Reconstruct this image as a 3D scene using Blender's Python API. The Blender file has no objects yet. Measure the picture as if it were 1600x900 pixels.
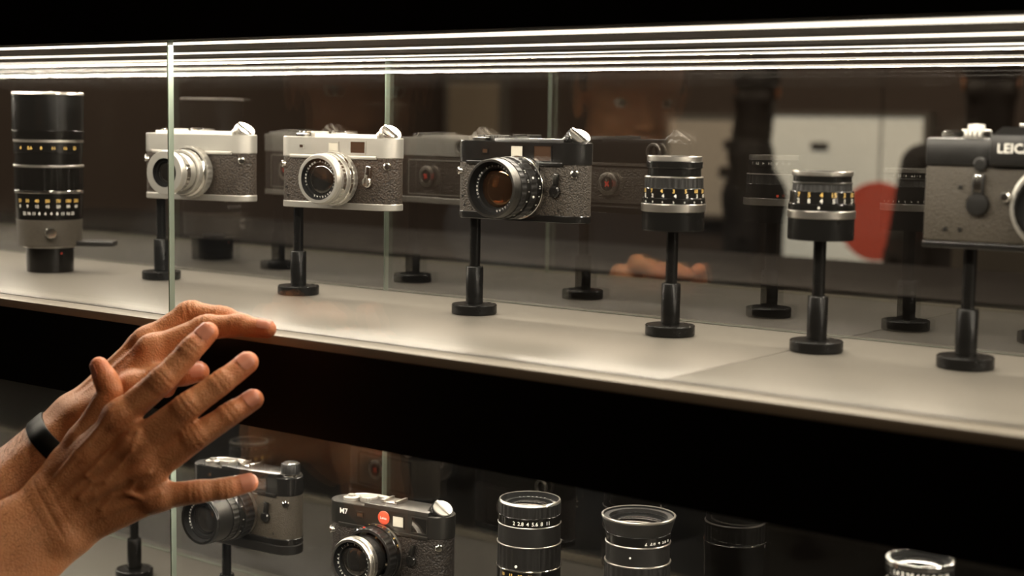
import bpy, bmesh, math, random
import numpy as np
from mathutils import Vector, Matrix
random.seed(7)
scene = bpy.context.scene
COL = scene.collection
PI = math.pi

# ------------------------------------------------------------------ camera
# world: X along the case, Y into the case (front glass at y = 0), Z up, metres
SHELF = 1.200                      # upper shelf surface
CAM = Vector((0.0, -0.894, SHELF + 0.172))
FPX = 2377.0
RW = np.array([[0.79652348, 0.07644809, -0.59975498],
               [0.60437931, -0.07341991, 0.79330647],
               [0.01661281, -0.99436674, -0.10468432]])   # columns: image right, image down, view direction
cam_data = bpy.data.cameras.new('camera')
cam_data.sensor_width = 36.0
cam_data.lens = FPX / 1600 * 36
cam_data.clip_start = 0.02
cam_data.dof.use_dof = True
cam_data.dof.focus_distance = 1.40
cam_data.dof.aperture_fstop = 5.0
cam = bpy.data.objects.new('camera', cam_data)
COL.objects.link(cam)
_m = np.column_stack((RW[:, 0], -RW[:, 1], -RW[:, 2]))
cam.matrix_world = Matrix.Translation(CAM) @ Matrix(_m.tolist()).to_4x4()
scene.camera = cam

# ------------------------------------------------------------------ world and exposure
world = bpy.data.worlds.new('world'); scene.world = world
world.use_nodes = True
world.node_tree.nodes['Background'].inputs[0].default_value = (1.0, 0.80, 0.62, 1)
world.node_tree.nodes['Background'].inputs[1].default_value = 0.004
scene.view_settings.view_transform = 'Standard'
scene.view_settings.look = 'None'
scene.view_settings.exposure = 0.0
scene.view_settings.gamma = 1.0
scene.view_settings.use_curve_mapping = False
scene.cycles.use_denoising = True
scene.cycles.max_bounces = 14
scene.cycles.glossy_bounces = 10
scene.cycles.transparent_max_bounces = 40
scene.cycles.sample_clamp_indirect = 6.0
scene.cycles.caustics_reflective = False
scene.cycles.caustics_refractive = False
LED_POWER = 3.2                    # brightness of the strips' diffusers; the light they throw down is LED_WATT per metre
LED_WATT = 1.6
LED_COLOR = (1.0, 0.89, 0.74)

def area_light(name, loc, rot, sx, sy, power, color):
    d = bpy.data.lights.new(name, 'AREA'); d.shape = 'RECTANGLE'; d.size = sx; d.size_y = sy
    d.energy = power; d.color = color
    o = bpy.data.objects.new(name, d); COL.objects.link(o); o.location = loc; o.rotation_euler = rot
    return o
# added unseen fill: one lamp over the aisle, two over the back room
area_light('aisle_fill', (-0.4, -1.5, 2.96), (0, 0, 0), 1.6, 0.5, 2.0, (1.0, 0.70, 0.45))
def fill_spot(loc, target, power, color, deg):
    d = bpy.data.lights.new('fill_spot', 'SPOT'); d.energy = power; d.color = color; d.spot_size = math.radians(deg); d.spot_blend = 0.6; d.shadow_soft_size = 0.05
    o = bpy.data.objects.new('fill_spot', d); COL.objects.link(o); o.location = loc
    o.rotation_euler = (Vector(target) - Vector(loc)).to_track_quat('-Z', 'Y').to_euler()
fill_spot((1.25, -1.15, 2.9), (-1.0, -0.12, 1.1), 26.0, (1.0, 0.72, 0.46), 26)   # unseen spot added to brighten the hands from the right front
area_light('back_room_fill', (0.4, 2.8, 2.96), (0, 0, 0), 2.5, 1.0, 70.0, (1.0, 0.80, 0.62))  # fill added to brighten the room seen through the back glass
area_light('back_room_fill', (-2.8, 2.8, 2.96), (0, 0, 0), 2.5, 1.0, 70.0, (1.0, 0.80, 0.62))

# ------------------------------------------------------------------ pixel helpers (real depth is always given)
def ray(px, py):
    d = RW @ np.array([px - 800.0, py - 450.0, FPX]); return d
def at_z(px, py, z):
    d = ray(px, py); t = (z - CAM.z) / d[2]; return Vector((CAM.x + d[0]*t, CAM.y + d[1]*t, z))
def at_y(px, py, y):
    d = ray(px, py); t = (y - CAM.y) / d[1]; return Vector((CAM.x + d[0]*t, y, CAM.z + d[2]*t))
def at_d(px, py, depth):
    d = ray(px, py) * (depth / FPX); return Vector((CAM.x + d[0], CAM.y + d[1], CAM.z + d[2]))

# ------------------------------------------------------------------ materials
MATS = {}
def nodes_of(name):
    m = bpy.data.materials.new(name); m.use_nodes = True; MATS[name] = m
    nt = m.node_tree; b = nt.nodes['Principled BSDF']
    return m, nt, b
def setp(b, **k):
    for n, v in k.items():
        n = n.replace('_', ' ')
        s = b.inputs.get(n) or b.inputs.get(n.title()) or b.inputs.get(n.capitalize())
        if isinstance(v, tuple) and len(v) == 3 and s.type == 'RGBA': v = (*v, 1)
        s.default_value = v
def pbr(name, col, rough=0.5, metal=0.0, coat=0.0, bump=None, var=0.0, spec=0.5, scale=400, kind='NOISE', rvar=0.0):
    """plain procedural material: colour variation by noise, optional bump (noise or voronoi), roughness variation"""
    m, nt, b = nodes_of(name)
    setp(b, Roughness=rough, Metallic=metal)
    b.inputs['Base Color'].default_value = (*col, 1)
    b.inputs['Specular IOR Level'].default_value = spec
    b.inputs['Coat Weight'].default_value = coat
    b.inputs['Coat Roughness'].default_value = 0.12
    tc = nt.nodes.new('ShaderNodeTexCoord')
    if var > 0 or rvar > 0:
        n = nt.nodes.new('ShaderNodeTexNoise'); n.inputs['Scale'].default_value = scale*0.3; n.inputs['Detail'].default_value = 4
        nt.links.new(tc.outputs['Object'], n.inputs['Vector'])
        if var > 0:
            mx = nt.nodes.new('ShaderNodeMix'); mx.data_type = 'RGBA'
            mx.inputs[6].default_value = (*[c*(1-var) for c in col], 1); mx.inputs[7].default_value = (*[min(1, c*(1+var)) for c in col], 1)
            nt.links.new(n.outputs['Fac'], mx.inputs[0]); nt.links.new(mx.outputs[2], b.inputs['Base Color'])
        if rvar > 0:
            mr = nt.nodes.new('ShaderNodeMapRange'); mr.inputs[3].default_value = max(0.02, rough-rvar); mr.inputs[4].default_value = rough+rvar
            nt.links.new(n.outputs['Fac'], mr.inputs[0]); nt.links.new(mr.outputs[0], b.inputs['Roughness'])
    if bump:
        if kind == 'VORONOI':
            t = nt.nodes.new('ShaderNodeTexVoronoi'); out = t.outputs['Distance']
        else:
            t = nt.nodes.new('ShaderNodeTexNoise'); t.inputs['Detail'].default_value = 3; out = t.outputs['Fac']
        t.inputs['Scale'].default_value = scale
        nt.links.new(tc.outputs['Object'], t.inputs['Vector'])
        bp = nt.nodes.new('ShaderNodeBump'); bp.inputs['Strength'].default_value = bump; bp.inputs['Distance'].default_value = 0.0006
        nt.links.new(out, bp.inputs['Height']); nt.links.new(bp.outputs['Normal'], b.inputs['Normal'])
    return m
def leather(name, dark, light, scale, bump=1.0, rough=0.55):
    """pebbled leather: cells with darker grooves, colour and relief from the same cells"""
    m, nt, b = nodes_of(name)
    tc = nt.nodes.new('ShaderNodeTexCoord'); v = nt.nodes.new('ShaderNodeTexVoronoi'); v.inputs['Scale'].default_value = scale; v.feature = 'SMOOTH_F1'
    n = nt.nodes.new('ShaderNodeTexNoise'); n.inputs['Scale'].default_value = scale*0.5; n.inputs['Detail'].default_value = 3
    nt.links.new(tc.outputs['Object'], n.inputs['Vector'])
    mixv = nt.nodes.new('ShaderNodeMix'); mixv.data_type = 'VECTOR'; mixv.inputs[0].default_value = 0.0012
    nt.links.new(tc.outputs['Object'], mixv.inputs[4]); nt.links.new(n.outputs['Color'], mixv.inputs[5]); nt.links.new(mixv.outputs[1], v.inputs['Vector'])
    r = nt.nodes.new('ShaderNodeValToRGB'); r.color_ramp.elements[0].position = 0.15; r.color_ramp.elements[1].position = 0.75
    r.color_ramp.elements[0].color = (*light, 1); r.color_ramp.elements[1].color = (*dark, 1)
    nt.links.new(v.outputs['Distance'], r.inputs[0]); nt.links.new(r.outputs[0], b.inputs['Base Color'])
    b.inputs['Roughness'].default_value = rough; b.inputs['Specular IOR Level'].default_value = 0.4
    bp = nt.nodes.new('ShaderNodeBump'); bp.invert = True; bp.inputs['Strength'].default_value = bump; bp.inputs['Distance'].default_value = 0.0009
    nt.links.new(v.outputs['Distance'], bp.inputs['Height']); nt.links.new(bp.outputs['Normal'], b.inputs['Normal'])
    return m
def emis(name, col, strength):
    m, nt, b = nodes_of(name)
    b.inputs['Base Color'].default_value = (*col, 1)
    b.inputs['Emission Color'].default_value = (*col, 1); b.inputs['Emission Strength'].default_value = strength
    return m
def glassy(name, tint, ior, rough=0.0):
    """clear sheet: mirror reflection by Fresnel over straight transmission (both faces of the sheet are modelled)"""
    m = bpy.data.materials.new(name); m.use_nodes = True; MATS[name] = m
    nt = m.node_tree; nt.nodes.clear()
    out = nt.nodes.new('ShaderNodeOutputMaterial'); mix = nt.nodes.new('ShaderNodeMixShader')
    tr = nt.nodes.new('ShaderNodeBsdfTransparent'); tr.inputs[0].default_value = (*tint, 1)
    gl = nt.nodes.new('ShaderNodeBsdfGlossy'); gl.inputs['Roughness'].default_value = rough
    fr = nt.nodes.new('ShaderNodeFresnel'); fr.inputs[0].default_value = ior
    geo = nt.nodes.new('ShaderNodeNewGeometry')
    # leaving the sheet: use the inverse ratio seen from inside, so that both faces behave alike
    inv = nt.nodes.new('ShaderNodeMix'); inv.data_type = 'FLOAT'
    inv.inputs[2].default_value = ior; inv.inputs[3].default_value = 1.0/ior
    nt.links.new(geo.outputs['Backfacing'], inv.inputs[0])
    # Blender's Fresnel node already inverts the ratio on back faces: feeding 1/ior there gives the outer-face value
    nt.links.new(inv.outputs[0], fr.inputs[0])
    nt.links.new(fr.outputs[0], mix.inputs[0]); nt.links.new(tr.outputs[0], mix.inputs[1]); nt.links.new(gl.outputs[0], mix.inputs[2])
    nt.links.new(mix.outputs[0], out.inputs['Surface'])
    return m

pbr('silver', (0.53, 0.515, 0.475), 0.38, 0.82, var=0.03, rvar=0.05, bump=0.05, scale=2500)
pbr('chrome', (0.80, 0.78, 0.74), 0.14, 1.0)
pbr('steel', (0.62, 0.59, 0.54), 0.28, 1.0, var=0.05)
pbr('black_paint', (0.008, 0.0075, 0.007), 0.20, 0.0, coat=0.25, rvar=0.06, scale=300)
pbr('black_chrome', (0.075, 0.072, 0.066), 0.33, 0.9, rvar=0.05, scale=300)
pbr('black_metal', (0.009, 0.0085, 0.008), 0.36, 0.0, rvar=0.06, scale=500)
pbr('black_gloss', (0.007, 0.0067, 0.0062), 0.16, 0.0, coat=0.15)
pbr('stand_black', (0.0055, 0.0053, 0.005), 0.26, 0.0, spec=0.2, rvar=0.05, scale=300)
pbr('tube_black', (0.0055, 0.005, 0.0045), 0.20, 0.0, spec=0.28)
pbr('lens_inner', (0.005, 0.005, 0.005), 0.55, spec=0.12)
leather('leather_brown', (0.008, 0.006, 0.0045), (0.048, 0.034, 0.024), 620)
leather('leather_gray', (0.009, 0.0075, 0.006), (0.060, 0.048, 0.037), 780)
leather('leather_black', (0.005, 0.004, 0.0035), (0.028, 0.022, 0.018), 600)
leather('leather_grip', (0.030, 0.025, 0.018), (0.056, 0.046, 0.034), 1200, 0.6)
pbr('lens_glass', (0.010, 0.009, 0.008), 0.03, 0.0, coat=1.0, spec=0.8)
MATS['lens_glass'].node_tree.nodes['Principled BSDF'].inputs['Coat Roughness'].default_value = 0.02
pbr('amber_glass', (0.014, 0.007, 0.004), 0.05, 0.0, spec=1.0)
MATS['amber_glass'].node_tree.nodes['Principled BSDF'].inputs['Specular Tint'].default_value = (1.0, 0.62, 0.34, 1)
MATS['amber_glass'].node_tree.nodes['Principled BSDF'].inputs['IOR'].default_value = 1.8
pbr('frosted_window', (0.66, 0.63, 0.55), 0.35, 0.0, coat=0.5)
pbr('finder_glass', (0.045, 0.026, 0.017), 0.08, 0.0, coat=0.8)
pbr('white_ink', (0.82, 0.80, 0.74), 0.5)
pbr('gold_ink', (0.80, 0.52, 0.14), 0.45)
pbr('red_ink', (0.62, 0.05, 0.03), 0.45)
pbr('red_enamel', (0.72, 0.09, 0.045), 0.25, coat=0.6)
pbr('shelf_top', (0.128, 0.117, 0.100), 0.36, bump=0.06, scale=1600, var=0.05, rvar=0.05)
pbr('shelf_shaded', (0.085, 0.079, 0.068), 0.38, bump=0.06, scale=1600, var=0.05, rvar=0.05)  # shelf_top's material with shade put into its colour, offsetting the strong lower strip
pbr('shelf_lip', (0.36, 0.32, 0.26), 0.42, var=0.05)
pbr('fascia_black', (0.0022, 0.0018, 0.0012), 0.5, spec=0.15)
pbr('case_dark', (0.075, 0.056, 0.043), 0.7, var=0.1, scale=60, spec=0.08)
pbr('glass_edge', (0.30, 0.36, 0.30), 0.15, 0.0, coat=0.5)
pbr('led_channel', (0.30, 0.28, 0.25), 0.4, 0.6)
glassy('case_glass', (0.985, 0.99, 0.98), 1.5)
glassy('back_glass', (0.80, 0.79, 0.77), 3.0)
emis('led', LED_COLOR, LED_POWER)

# ------------------------------------------------------------------ object helpers
def mk(name, verts, faces, mat, parent=None, smooth=True, angle=35, mats=None, mi=None):
    me = bpy.data.meshes.new(name)
    me.from_pydata([tuple(v) for v in verts], [], faces)
    for m in (mats or [mat]): me.materials.append(MATS[m])
    if mi is not None: me.polygons.foreach_set('material_index', mi)
    me.validate()
    if smooth:
        me.polygons.foreach_set('use_smooth', [True]*len(me.polygons))
        me.set_sharp_from_angle(angle=math.radians(angle))
    me.update()
    o = bpy.data.objects.new(name, me); COL.objects.link(o)
    if parent is not None: o.parent = parent
    return o
def tag(o, label, cat=None, group=None, kind=None):
    o['label'] = label
    if cat: o['category'] = cat
    if group: o['group'] = group
    if kind: o['kind'] = kind
    return o
def empty(name, loc, rz=0.0):
    o = bpy.data.objects.new(name, None); COL.objects.link(o)
    o.location = loc; o.rotation_euler = (0, 0, rz); o.empty_display_size = 0.02
    return o
class Geo:
    """vertex / face collector; local units are millimetres"""
    def __init__(s, M=None): s.v = []; s.f = []; s.M = M or Matrix.Identity(4)
    def add(s, vs, fs, M=None):
        o = len(s.v); T = s.M @ M if M is not None else s.M
        s.v += [tuple(T @ Vector(v)) for v in vs]; s.f += [tuple(i + o for i in f) for f in fs]
        return s
    def box(s, x0, x1, y0, y1, z0, z1, M=None, b=0.0):
        if b > 0:
            bm = bmesh.new(); bmesh.ops.create_cube(bm, size=1)
            for v in bm.verts: v.co = Vector(((x0+x1)/2 + v.co.x*(x1-x0), (y0+y1)/2 + v.co.y*(y1-y0), (z0+z1)/2 + v.co.z*(z1-z0)))
            bmesh.ops.bevel(bm, geom=bm.edges[:], offset=b, segments=2, affect='EDGES', profile=0.5)
            bm.verts.index_update()
            r = s.add([v.co[:] for v in bm.verts], [[v.index for v in f.verts] for f in bm.faces], M); bm.free(); return r
        return s.add([(x0,y0,z0),(x1,y0,z0),(x1,y1,z0),(x0,y1,z0),(x0,y0,z1),(x1,y0,z1),(x1,y1,z1),(x0,y1,z1)],
                     [(0,3,2,1),(4,5,6,7),(0,1,5,4),(1,2,6,5),(2,3,7,6),(3,0,4,7)], M)
    def lathe(s, prof, n=48, M=None, knurl=None):
        """prof: list of (r, z) or (r, z, knurl_depth); r = 0 closes the end"""
        vs, fs, rows = [], [], []
        for p in prof:
            r, z = p[0], p[1]; k = p[2] if len(p) > 2 else 0
            if r <= 1e-6: rows.append([len(vs)]); vs.append((0, 0, z)); continue
            row = []
            for i in range(n):
                a = 2*PI*i/n; rr = r - (k if (i % 4) >= 2 else 0)
                row.append(len(vs)); vs.append((rr*math.cos(a), rr*math.sin(a), z))
            rows.append(row)
        for A, B in zip(rows, rows[1:]):
            for i in range(n):
                j = (i+1) % n
                if len(A) == 1 and len(B) == 1: continue
                if len(A) == 1: fs.append((A[0], B[j], B[i])[::-1])
                elif len(B) == 1: fs.append((A[i], A[j], B[0]))
                else: fs.append((A[i], A[j], B[j], B[i]))
        return s.add(vs, fs, M)
    def stadium(s, hw, hd, z0, z1, b=0.6, n=14, M=None, x=0.0, hollow=False, top_dz=0):
        r = hd; rows = []
        vs, fs = [], []
        for (inset, z) in ((b, z0), (0, z0+b), (0, z1-b), (b, z1)):
            row = []
            for side in (1, -1):
                for i in range(n+1):
                    a = -PI/2 + PI*i/n if side == 1 else PI/2 + PI*i/n
                    row.append(len(vs))
                    vs.append((x + side*(hw-r) + (r-inset)*math.cos(a), (r-inset)*math.sin(a), z))
            rows.append(row)
        m = len(rows[0])
        for A, B in zip(rows, rows[1:]):
            for i in range(m): fs.append((A[i], A[(i+1) % m], B[(i+1) % m], B[i]))
        fs.append(tuple(rows[0][::-1])); fs.append(tuple(rows[-1]))
        return s.add(vs, fs, M)
    def frame(s, x0, x1, z0, z1, t, y0, y1, M=None):
        """rectangular frame in the xz plane, bar width t, from y0 (back) to y1 (front, smaller y)"""
        vs, fs = [], []
        for y in (y0, y1):
            for (a, c) in ((0, 0), (t, t)):
                vs += [(x0+a, y, z0+c), (x1-a, y, z0+c), (x1-a, y, z1-c), (x0+a, y, z1-c)]
        for i in range(4):
            j = (i+1) % 4
            fs += [(8+i, 8+j, 12+j, 12+i), (i, j, 8+j, 8+i)[::-1], (4+i, 4+j, 12+j, 12+i)]
        return s.add(vs, fs, M)
    def tube(s, pts, rad, n=10, M=None):
        pts = [Vector(p) for p in pts]; vs, fs = [], []
        if not isinstance(rad, (list, tuple)): rad = [rad]*len(pts)
        up = Vector((0.13, 0.31, 0.94))
        for i, p in enumerate(pts):
            d = (pts[min(i+1, len(pts)-1)] - pts[max(i-1, 0)]).normalized()
            a = d.cross(up).normalized(); c = d.cross(a)
            for k in range(n):
                t = 2*PI*k/n; q = p + (a*math.cos(t) + c*math.sin(t))*rad[i]; vs.append(q[:])
        for i in range(len(pts)-1):
            for k in range(n):
                fs.append((i*n+k, i*n+(k+1) % n, (i+1)*n+(k+1) % n, (i+1)*n+k))
        fs.append(tuple(range(n))[::-1]); fs.append(tuple((len(pts)-1)*n+k for k in range(n)))
        return s.add(vs, fs, M)
    def obj(s, name, mat, parent=None, scale=0.001, **k):
        return mk(name, [(a*scale, b*scale, c*scale) for a, b, c in s.v], s.f, mat, parent, **k)

_txt = {}
def text_geo(body, size):
    """flat filled lettering as (verts, faces) in the xy plane, centred on x, baseline at y = 0"""
    key = (body, size)
    if key in _txt: return _txt[key]
    cu = bpy.data.curves.new('t', 'FONT'); cu.body = body; cu.size = size; cu.resolution_u = 2; cu.align_x = 'CENTER'
    cu.offset = size*0.012
    ob = bpy.data.objects.new('t', cu); COL.objects.link(ob)
    dg = bpy.context.evaluated_depsgraph_get(); dg.update()
    me = bpy.data.meshes.new_from_object(ob.evaluated_get(dg))
    vs = [v.co[:] for v in me.vertices]; fs = [tuple(p.vertices) for p in me.polygons]
    bpy.data.objects.remove(ob); bpy.data.curves.remove(cu); bpy.data.meshes.remove(me)
    _txt[key] = (vs, fs); return _txt[key]
def text_flat(g, body, size, M):
    vs, fs = text_geo(body, size); g.add(vs, fs, M)
def text_wrap(g, body, size, r, z, ang, flip=False):
    """letters lying on a cylinder of radius r about +z, centred at angle ang (deg), top towards +z"""
    vs, fs = text_geo(body, size); a0 = math.radians(ang); s = -1 if flip else 1
    out = []
    for x, y, _ in vs:
        a = a0 + s*x/r; out.append((r*math.cos(a), r*math.sin(a), z + s*y))
    g.add(out, fs)
def text_ring(g, body, size, r, z, ang0, step):
    """letters on a flat ring facing +z, read round the ring from outside"""
    for i, ch in enumerate(body):
        if ch == ' ': continue
        a = math.radians(ang0 - i*step)
        M = Matrix.Translation((r*math.cos(a), r*math.sin(a), z)) @ Matrix.Rotation(a - PI/2, 4, 'Z')
        vs, fs = text_geo(ch, size); g.add(vs, fs, M)
# ------------------------------------------------------------------ the room
def slab(name, x0, x1, y0, y1, z0, z1, mat, parent=None, kind=None, b=0.0):
    g = Geo(); g.box(x0, x1, y0, y1, z0, z1, b=b); o = g.obj(name, mat, parent, scale=1.0)
    if kind: o['kind'] = kind
    return o
pbr('room_floor', (0.045, 0.036, 0.030), 0.45, var=0.3, scale=8)
pbr('room_wall', (0.085, 0.066, 0.054), 0.7, var=0.15, scale=6)
pbr('room_ceiling', (0.012, 0.011, 0.010), 0.9)
FX0, FX1, FY0, FY1 = -4.6, 3.2, -3.2, 4.6
for nm, a in (('floor', (FX0, FX1, FY0, FY1, -0.05, 0.0, 'room_floor')), ('ceiling', (FX0, FX1, FY0, FY1, 3.0, 3.05, 'room_ceiling')),
              ('wall_back', (FX0, FX1, FY1, FY1+0.1, 0, 3.0, 'room_wall')), ('wall_front', (FX0, FX1, FY0-0.1, FY0, 0, 3.0, 'room_wall')),
              ('wall_left', (FX0-0.1, FX0, FY0, FY1, 0, 3.0, 'room_wall')), ('wall_right', (FX1, FX1+0.1, FY0, FY1, 0, 3.0, 'room_wall'))):
    slab(nm, *a, kind='structure')
    tag(bpy.data.objects[nm], {'floor': 'dark brown shop floor', 'ceiling': 'black shop ceiling', 'wall_back': 'dark brown wall far behind the glass case',
        'wall_front': 'dark wall behind the viewer', 'wall_left': 'dark wall at the left end of the shop', 'wall_right': 'dark wall at the right end of the shop'}[nm])

# ------------------------------------------------------------------ the display case
CX0, CX1 = -3.30, 1.10             # ends of the case
YB = 0.292                         # inner face of the back glass
ZC = SHELF + 0.2445                # ceiling of the upper bay
LIP = -0.026                       # fascia face
FB = SHELF - 0.0795                # underside of the middle fascia
LSH = SHELF - 0.346                # lower shelf surface
JX = [-2.26, -1.062, 0.14]         # glass joints
case = empty('display_case', (-1.1, 0.13, 0.0))
tag(case, 'long black two-tier glass display case lit by thin white light strips', 'display case')
case_parts = []
def cpart(o):
    o.parent = case; o.matrix_parent_inverse = Matrix.Translation(-case.location); return o
JS = [CX0, -1.86, -0.545, CX1]     # seams between shelf boards
for a, b in zip(JS, JS[1:]):
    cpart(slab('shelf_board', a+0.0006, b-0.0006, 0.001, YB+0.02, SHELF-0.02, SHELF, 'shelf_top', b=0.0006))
    cpart(slab('shelf_board', a+0.0006, b-0.0006, 0.001, YB+0.02, LSH-0.02, LSH, 'shelf_shaded', b=0.0006))
cpart(slab('front_lip', CX0, CX1, LIP, -0.0005, SHELF-0.008, SHELF-0.0002, 'shelf_lip', b=0.0008))
cpart(slab('glass_channel', CX0, CX1, -0.0005, 0.001, SHELF-0.02, SHELF-0.004, 'fascia_black'))
cpart(slab('middle_fascia', CX0, CX1, LIP, YB+0.025, FB, SHELF-0.0205, 'fascia_black'))
cpart(slab('middle_fascia_front', CX0, CX1, LIP, -0.001, SHELF-0.0206, SHELF-0.0081, 'fascia_black'))
cpart(slab('lower_fascia', CX0, CX1, LIP, YB+0.025, LSH-0.14, LSH-0.0205, 'fascia_black'))
cpart(slab('lower_front_lip', CX0, CX1, LIP, -0.0005, LSH-0.0204, LSH-0.0002, 'shelf_lip', b=0.0008))
cpart(slab('plinth', CX0+0.03, CX1-0.03, LIP+0.03, YB, 0.0, LSH-0.1405, 'fascia_black'))
cpart(slab('top_fascia', CX0, CX1, LIP, YB+0.03, ZC, ZC+0.30, 'case_dark'))
cpart(slab('top_fascia_front', CX0, CX1, LIP-0.003, LIP-0.0002, ZC-0.003, ZC+0.30, 'fascia_black'))
for x0, x1 in ((CX0-0.03, CX0-0.0005), (CX1+0.0005, CX1+0.03)):
    cpart(slab('end_panel', x0, x1, LIP-0.003, YB+0.03, 0.0, ZC+0.30, 'fascia_black'))
def pane(name, x0, x1, y0, y1, z0, z1, mat):
    g = Geo(); g.box(x0, x1, y0, y1, z0, z1)
    o = mk(name, g.v, g.f, mat, smooth=False, mats=[mat, 'glass_edge'], mi=[1, 1, 0, 1, 0, 1])
    return cpart(o)
T = 0.006
for a, b in zip([CX0]+JX, JX+[CX1]):
    pane('front_glass_pane', a+0.0007, b-0.0007, 0.0015, 0.0015+T, SHELF-0.003, ZC+0.002, 'case_glass')
    pane('lower_front_glass_pane', a+0.0007, b-0.0007, 0.0015, 0.0015+T, LSH-0.003, FB+0.004, 'case_glass')
    pane('back_glass_pane', a-0.003+0.0006, b-0.003-0.0006, YB, YB+T, SHELF+0.0005, ZC-0.0002, 'back_glass')
    pane('lower_back_glass_pane', a-0.003+0.0006, b-0.003-0.0006, YB, YB+T, LSH+0.0005, FB-0.0002, 'back_glass')
def strip(y, z, w, h, k=1.0):
    cpart(slab('led_channel', CX0+0.01, CX1-0.01, y-w/2-0.001, y+w/2+0.001, z-0.002, z-0.0001, 'led_channel'))
    o = cpart(slab('led_strip', CX0+0.012, CX1-0.012, y-w/2, y+w/2, z-0.002-h, z-0.0021, 'led'))
    L = CX1 - CX0 - 0.03               # the diode tape's own light, thrown down from the strip
    area_light('led_tape', ((CX0+CX1)/2, y, z-0.0026-h), (0, 0, 0), L, w*0.9, LED_WATT*L*k, LED_COLOR)
strip(0.0165, ZC, 0.005, 0.0020, 2.7)
strip(0.152, ZC, 0.005, 0.0014, 0.5)
strip(0.270, ZC, 0.005, 0.0009, 2.2)
strip(0.0165, FB, 0.005, 0.0016, 2.8)
strip(0.152, FB, 0.005, 0.0012, 0.4)
strip(0.270, FB, 0.004, 0.0012, 1.0)
# ------------------------------------------------------------------ lenses
def ring_part(name, z0, z1, r0, r1, mat, parent, knurl=0.0, n=72, ri=None, b=0.35, M=None):
    """one ring of a lens barrel: outer wall from (r0,z0) to (r1,z1) with small chamfers, hollow to ri"""
    g = Geo(M); ri = ri if ri is not None else min(r0, r1) - 3.0
    kz = knurl
    prof = [(ri, z0), (r0-b, z0), (r0, z0+b, kz), (r1, z1-b, kz), (r1-b, z1), (ri, z1), (ri, z0)]
    g.lathe(prof, n if not knurl else 120)
    return g.obj(name, mat, parent, smooth=not knurl)
def front_glass(parent, z, r, depth, M, coat='lens_glass', rim_text=None, tz=None, tr=None):
    """recessed inner cone, curved front element"""
    g = Geo(M); g.lathe([(r*1.0, z), (r*0.93, z-depth*0.55), (r*0.78, z-depth*0.6), (r*0.74, z-depth)], 64)
    c = g.obj('inner_cone', 'lens_inner', parent)
    g = Geo(M); rr = r*0.76; dome = rr*0.22
    g.lathe([(rr, z-depth)] + [(rr*math.cos(t), z-depth + dome*math.sin(t)) for t in [PI/2*i/7 for i in range(1, 7)]] + [(0, z-depth+dome)], 48)
    e = g.obj('front_element', coat, parent)
    g = Geo(M); g.lathe([(rr+0.4, z-depth-0.2), (rr+0.5, z-depth+0.6), (rr-0.6, z-depth+0.9), (rr-0.9, z-depth+0.2)], 48)
    g.obj('retaining_ring', 'chrome' if coat == 'amber_glass' else 'black_chrome', parent)
    return e
def build_lens(spec, parent, M=None, scale_n=72, first_name=None):
    """spec: list of dicts from mount (z = 0) to front. Returns the first object; with first_name it parents the others."""
    root = None
    for k, s in enumerate(spec['rings']):
        nm = s['n']; par = parent if (first_name is None or root is None) else root
        if first_name and root is None: nm = first_name
        o = ring_part(nm, s['z'][0], s['z'][1], s['r'][0], s['r'][-1], s['m'], par, s.get('k', 0.0), scale_n, s.get('ri'), M=M)
        if root is None: root = o
        for (mat, items) in s.get('t', []):
            g = Geo(M)
            for (txt, size, zz, ang) in items:
                rr = s['r'][0] + (s['r'][-1]-s['r'][0])*((zz-s['z'][0])/(s['z'][1]-s['z'][0])) + 0.12
                text_wrap(g, txt, size, rr, zz, ang, spec.get('flip', False))
            tp = o if first_name is None else root
            g.obj('engraving', mat, tp, smooth=False)
        for (mat, items) in s.get('dots', []):
            for (rad, zz, ang) in items:
                a = math.radians(ang); rr = s['r'][0]
                Md = Matrix.Rotation(a, 4, 'Z') @ Matrix.Translation((rr-0.4, 0, zz)) @ Matrix.Rotation(PI/2, 4, 'Y')
                g = Geo(M); g.lathe([(rad, 0), (rad, 0.6), (rad*0.75, 0.9), (0, 1.0)], 14, Md)
                g.obj('index_dot', mat, o if first_name is None else root)
    par = parent if first_name is None else root
    L = spec['len']; fr = spec['fr']
    front_glass(par, L-0.4, fr, spec.get('fd', 7.0), M, spec.get('coat', 'lens_glass'))
    if spec.get('ring_text'):
        g = Geo(M)
        zt = L-0.4-spec.get('fd', 7.0)*0.57
        g2 = Geo(M); g2.lathe([(fr*0.95, zt), (fr*0.79, zt)], 64); g2.obj('name_ring', 'black_metal', par)
        for (txt, a0, st, size) in spec['ring_text']: text_ring(g, txt, size, fr*0.82, zt+0.15, a0, st)
        g.obj('name_lettering', 'white_ink', par, smooth=False)
    return root
def scale_row(txts, size, z, a0, step):
    return [(t, size, z, a0 + i*step) for i, t in enumerate(txts)]

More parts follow.
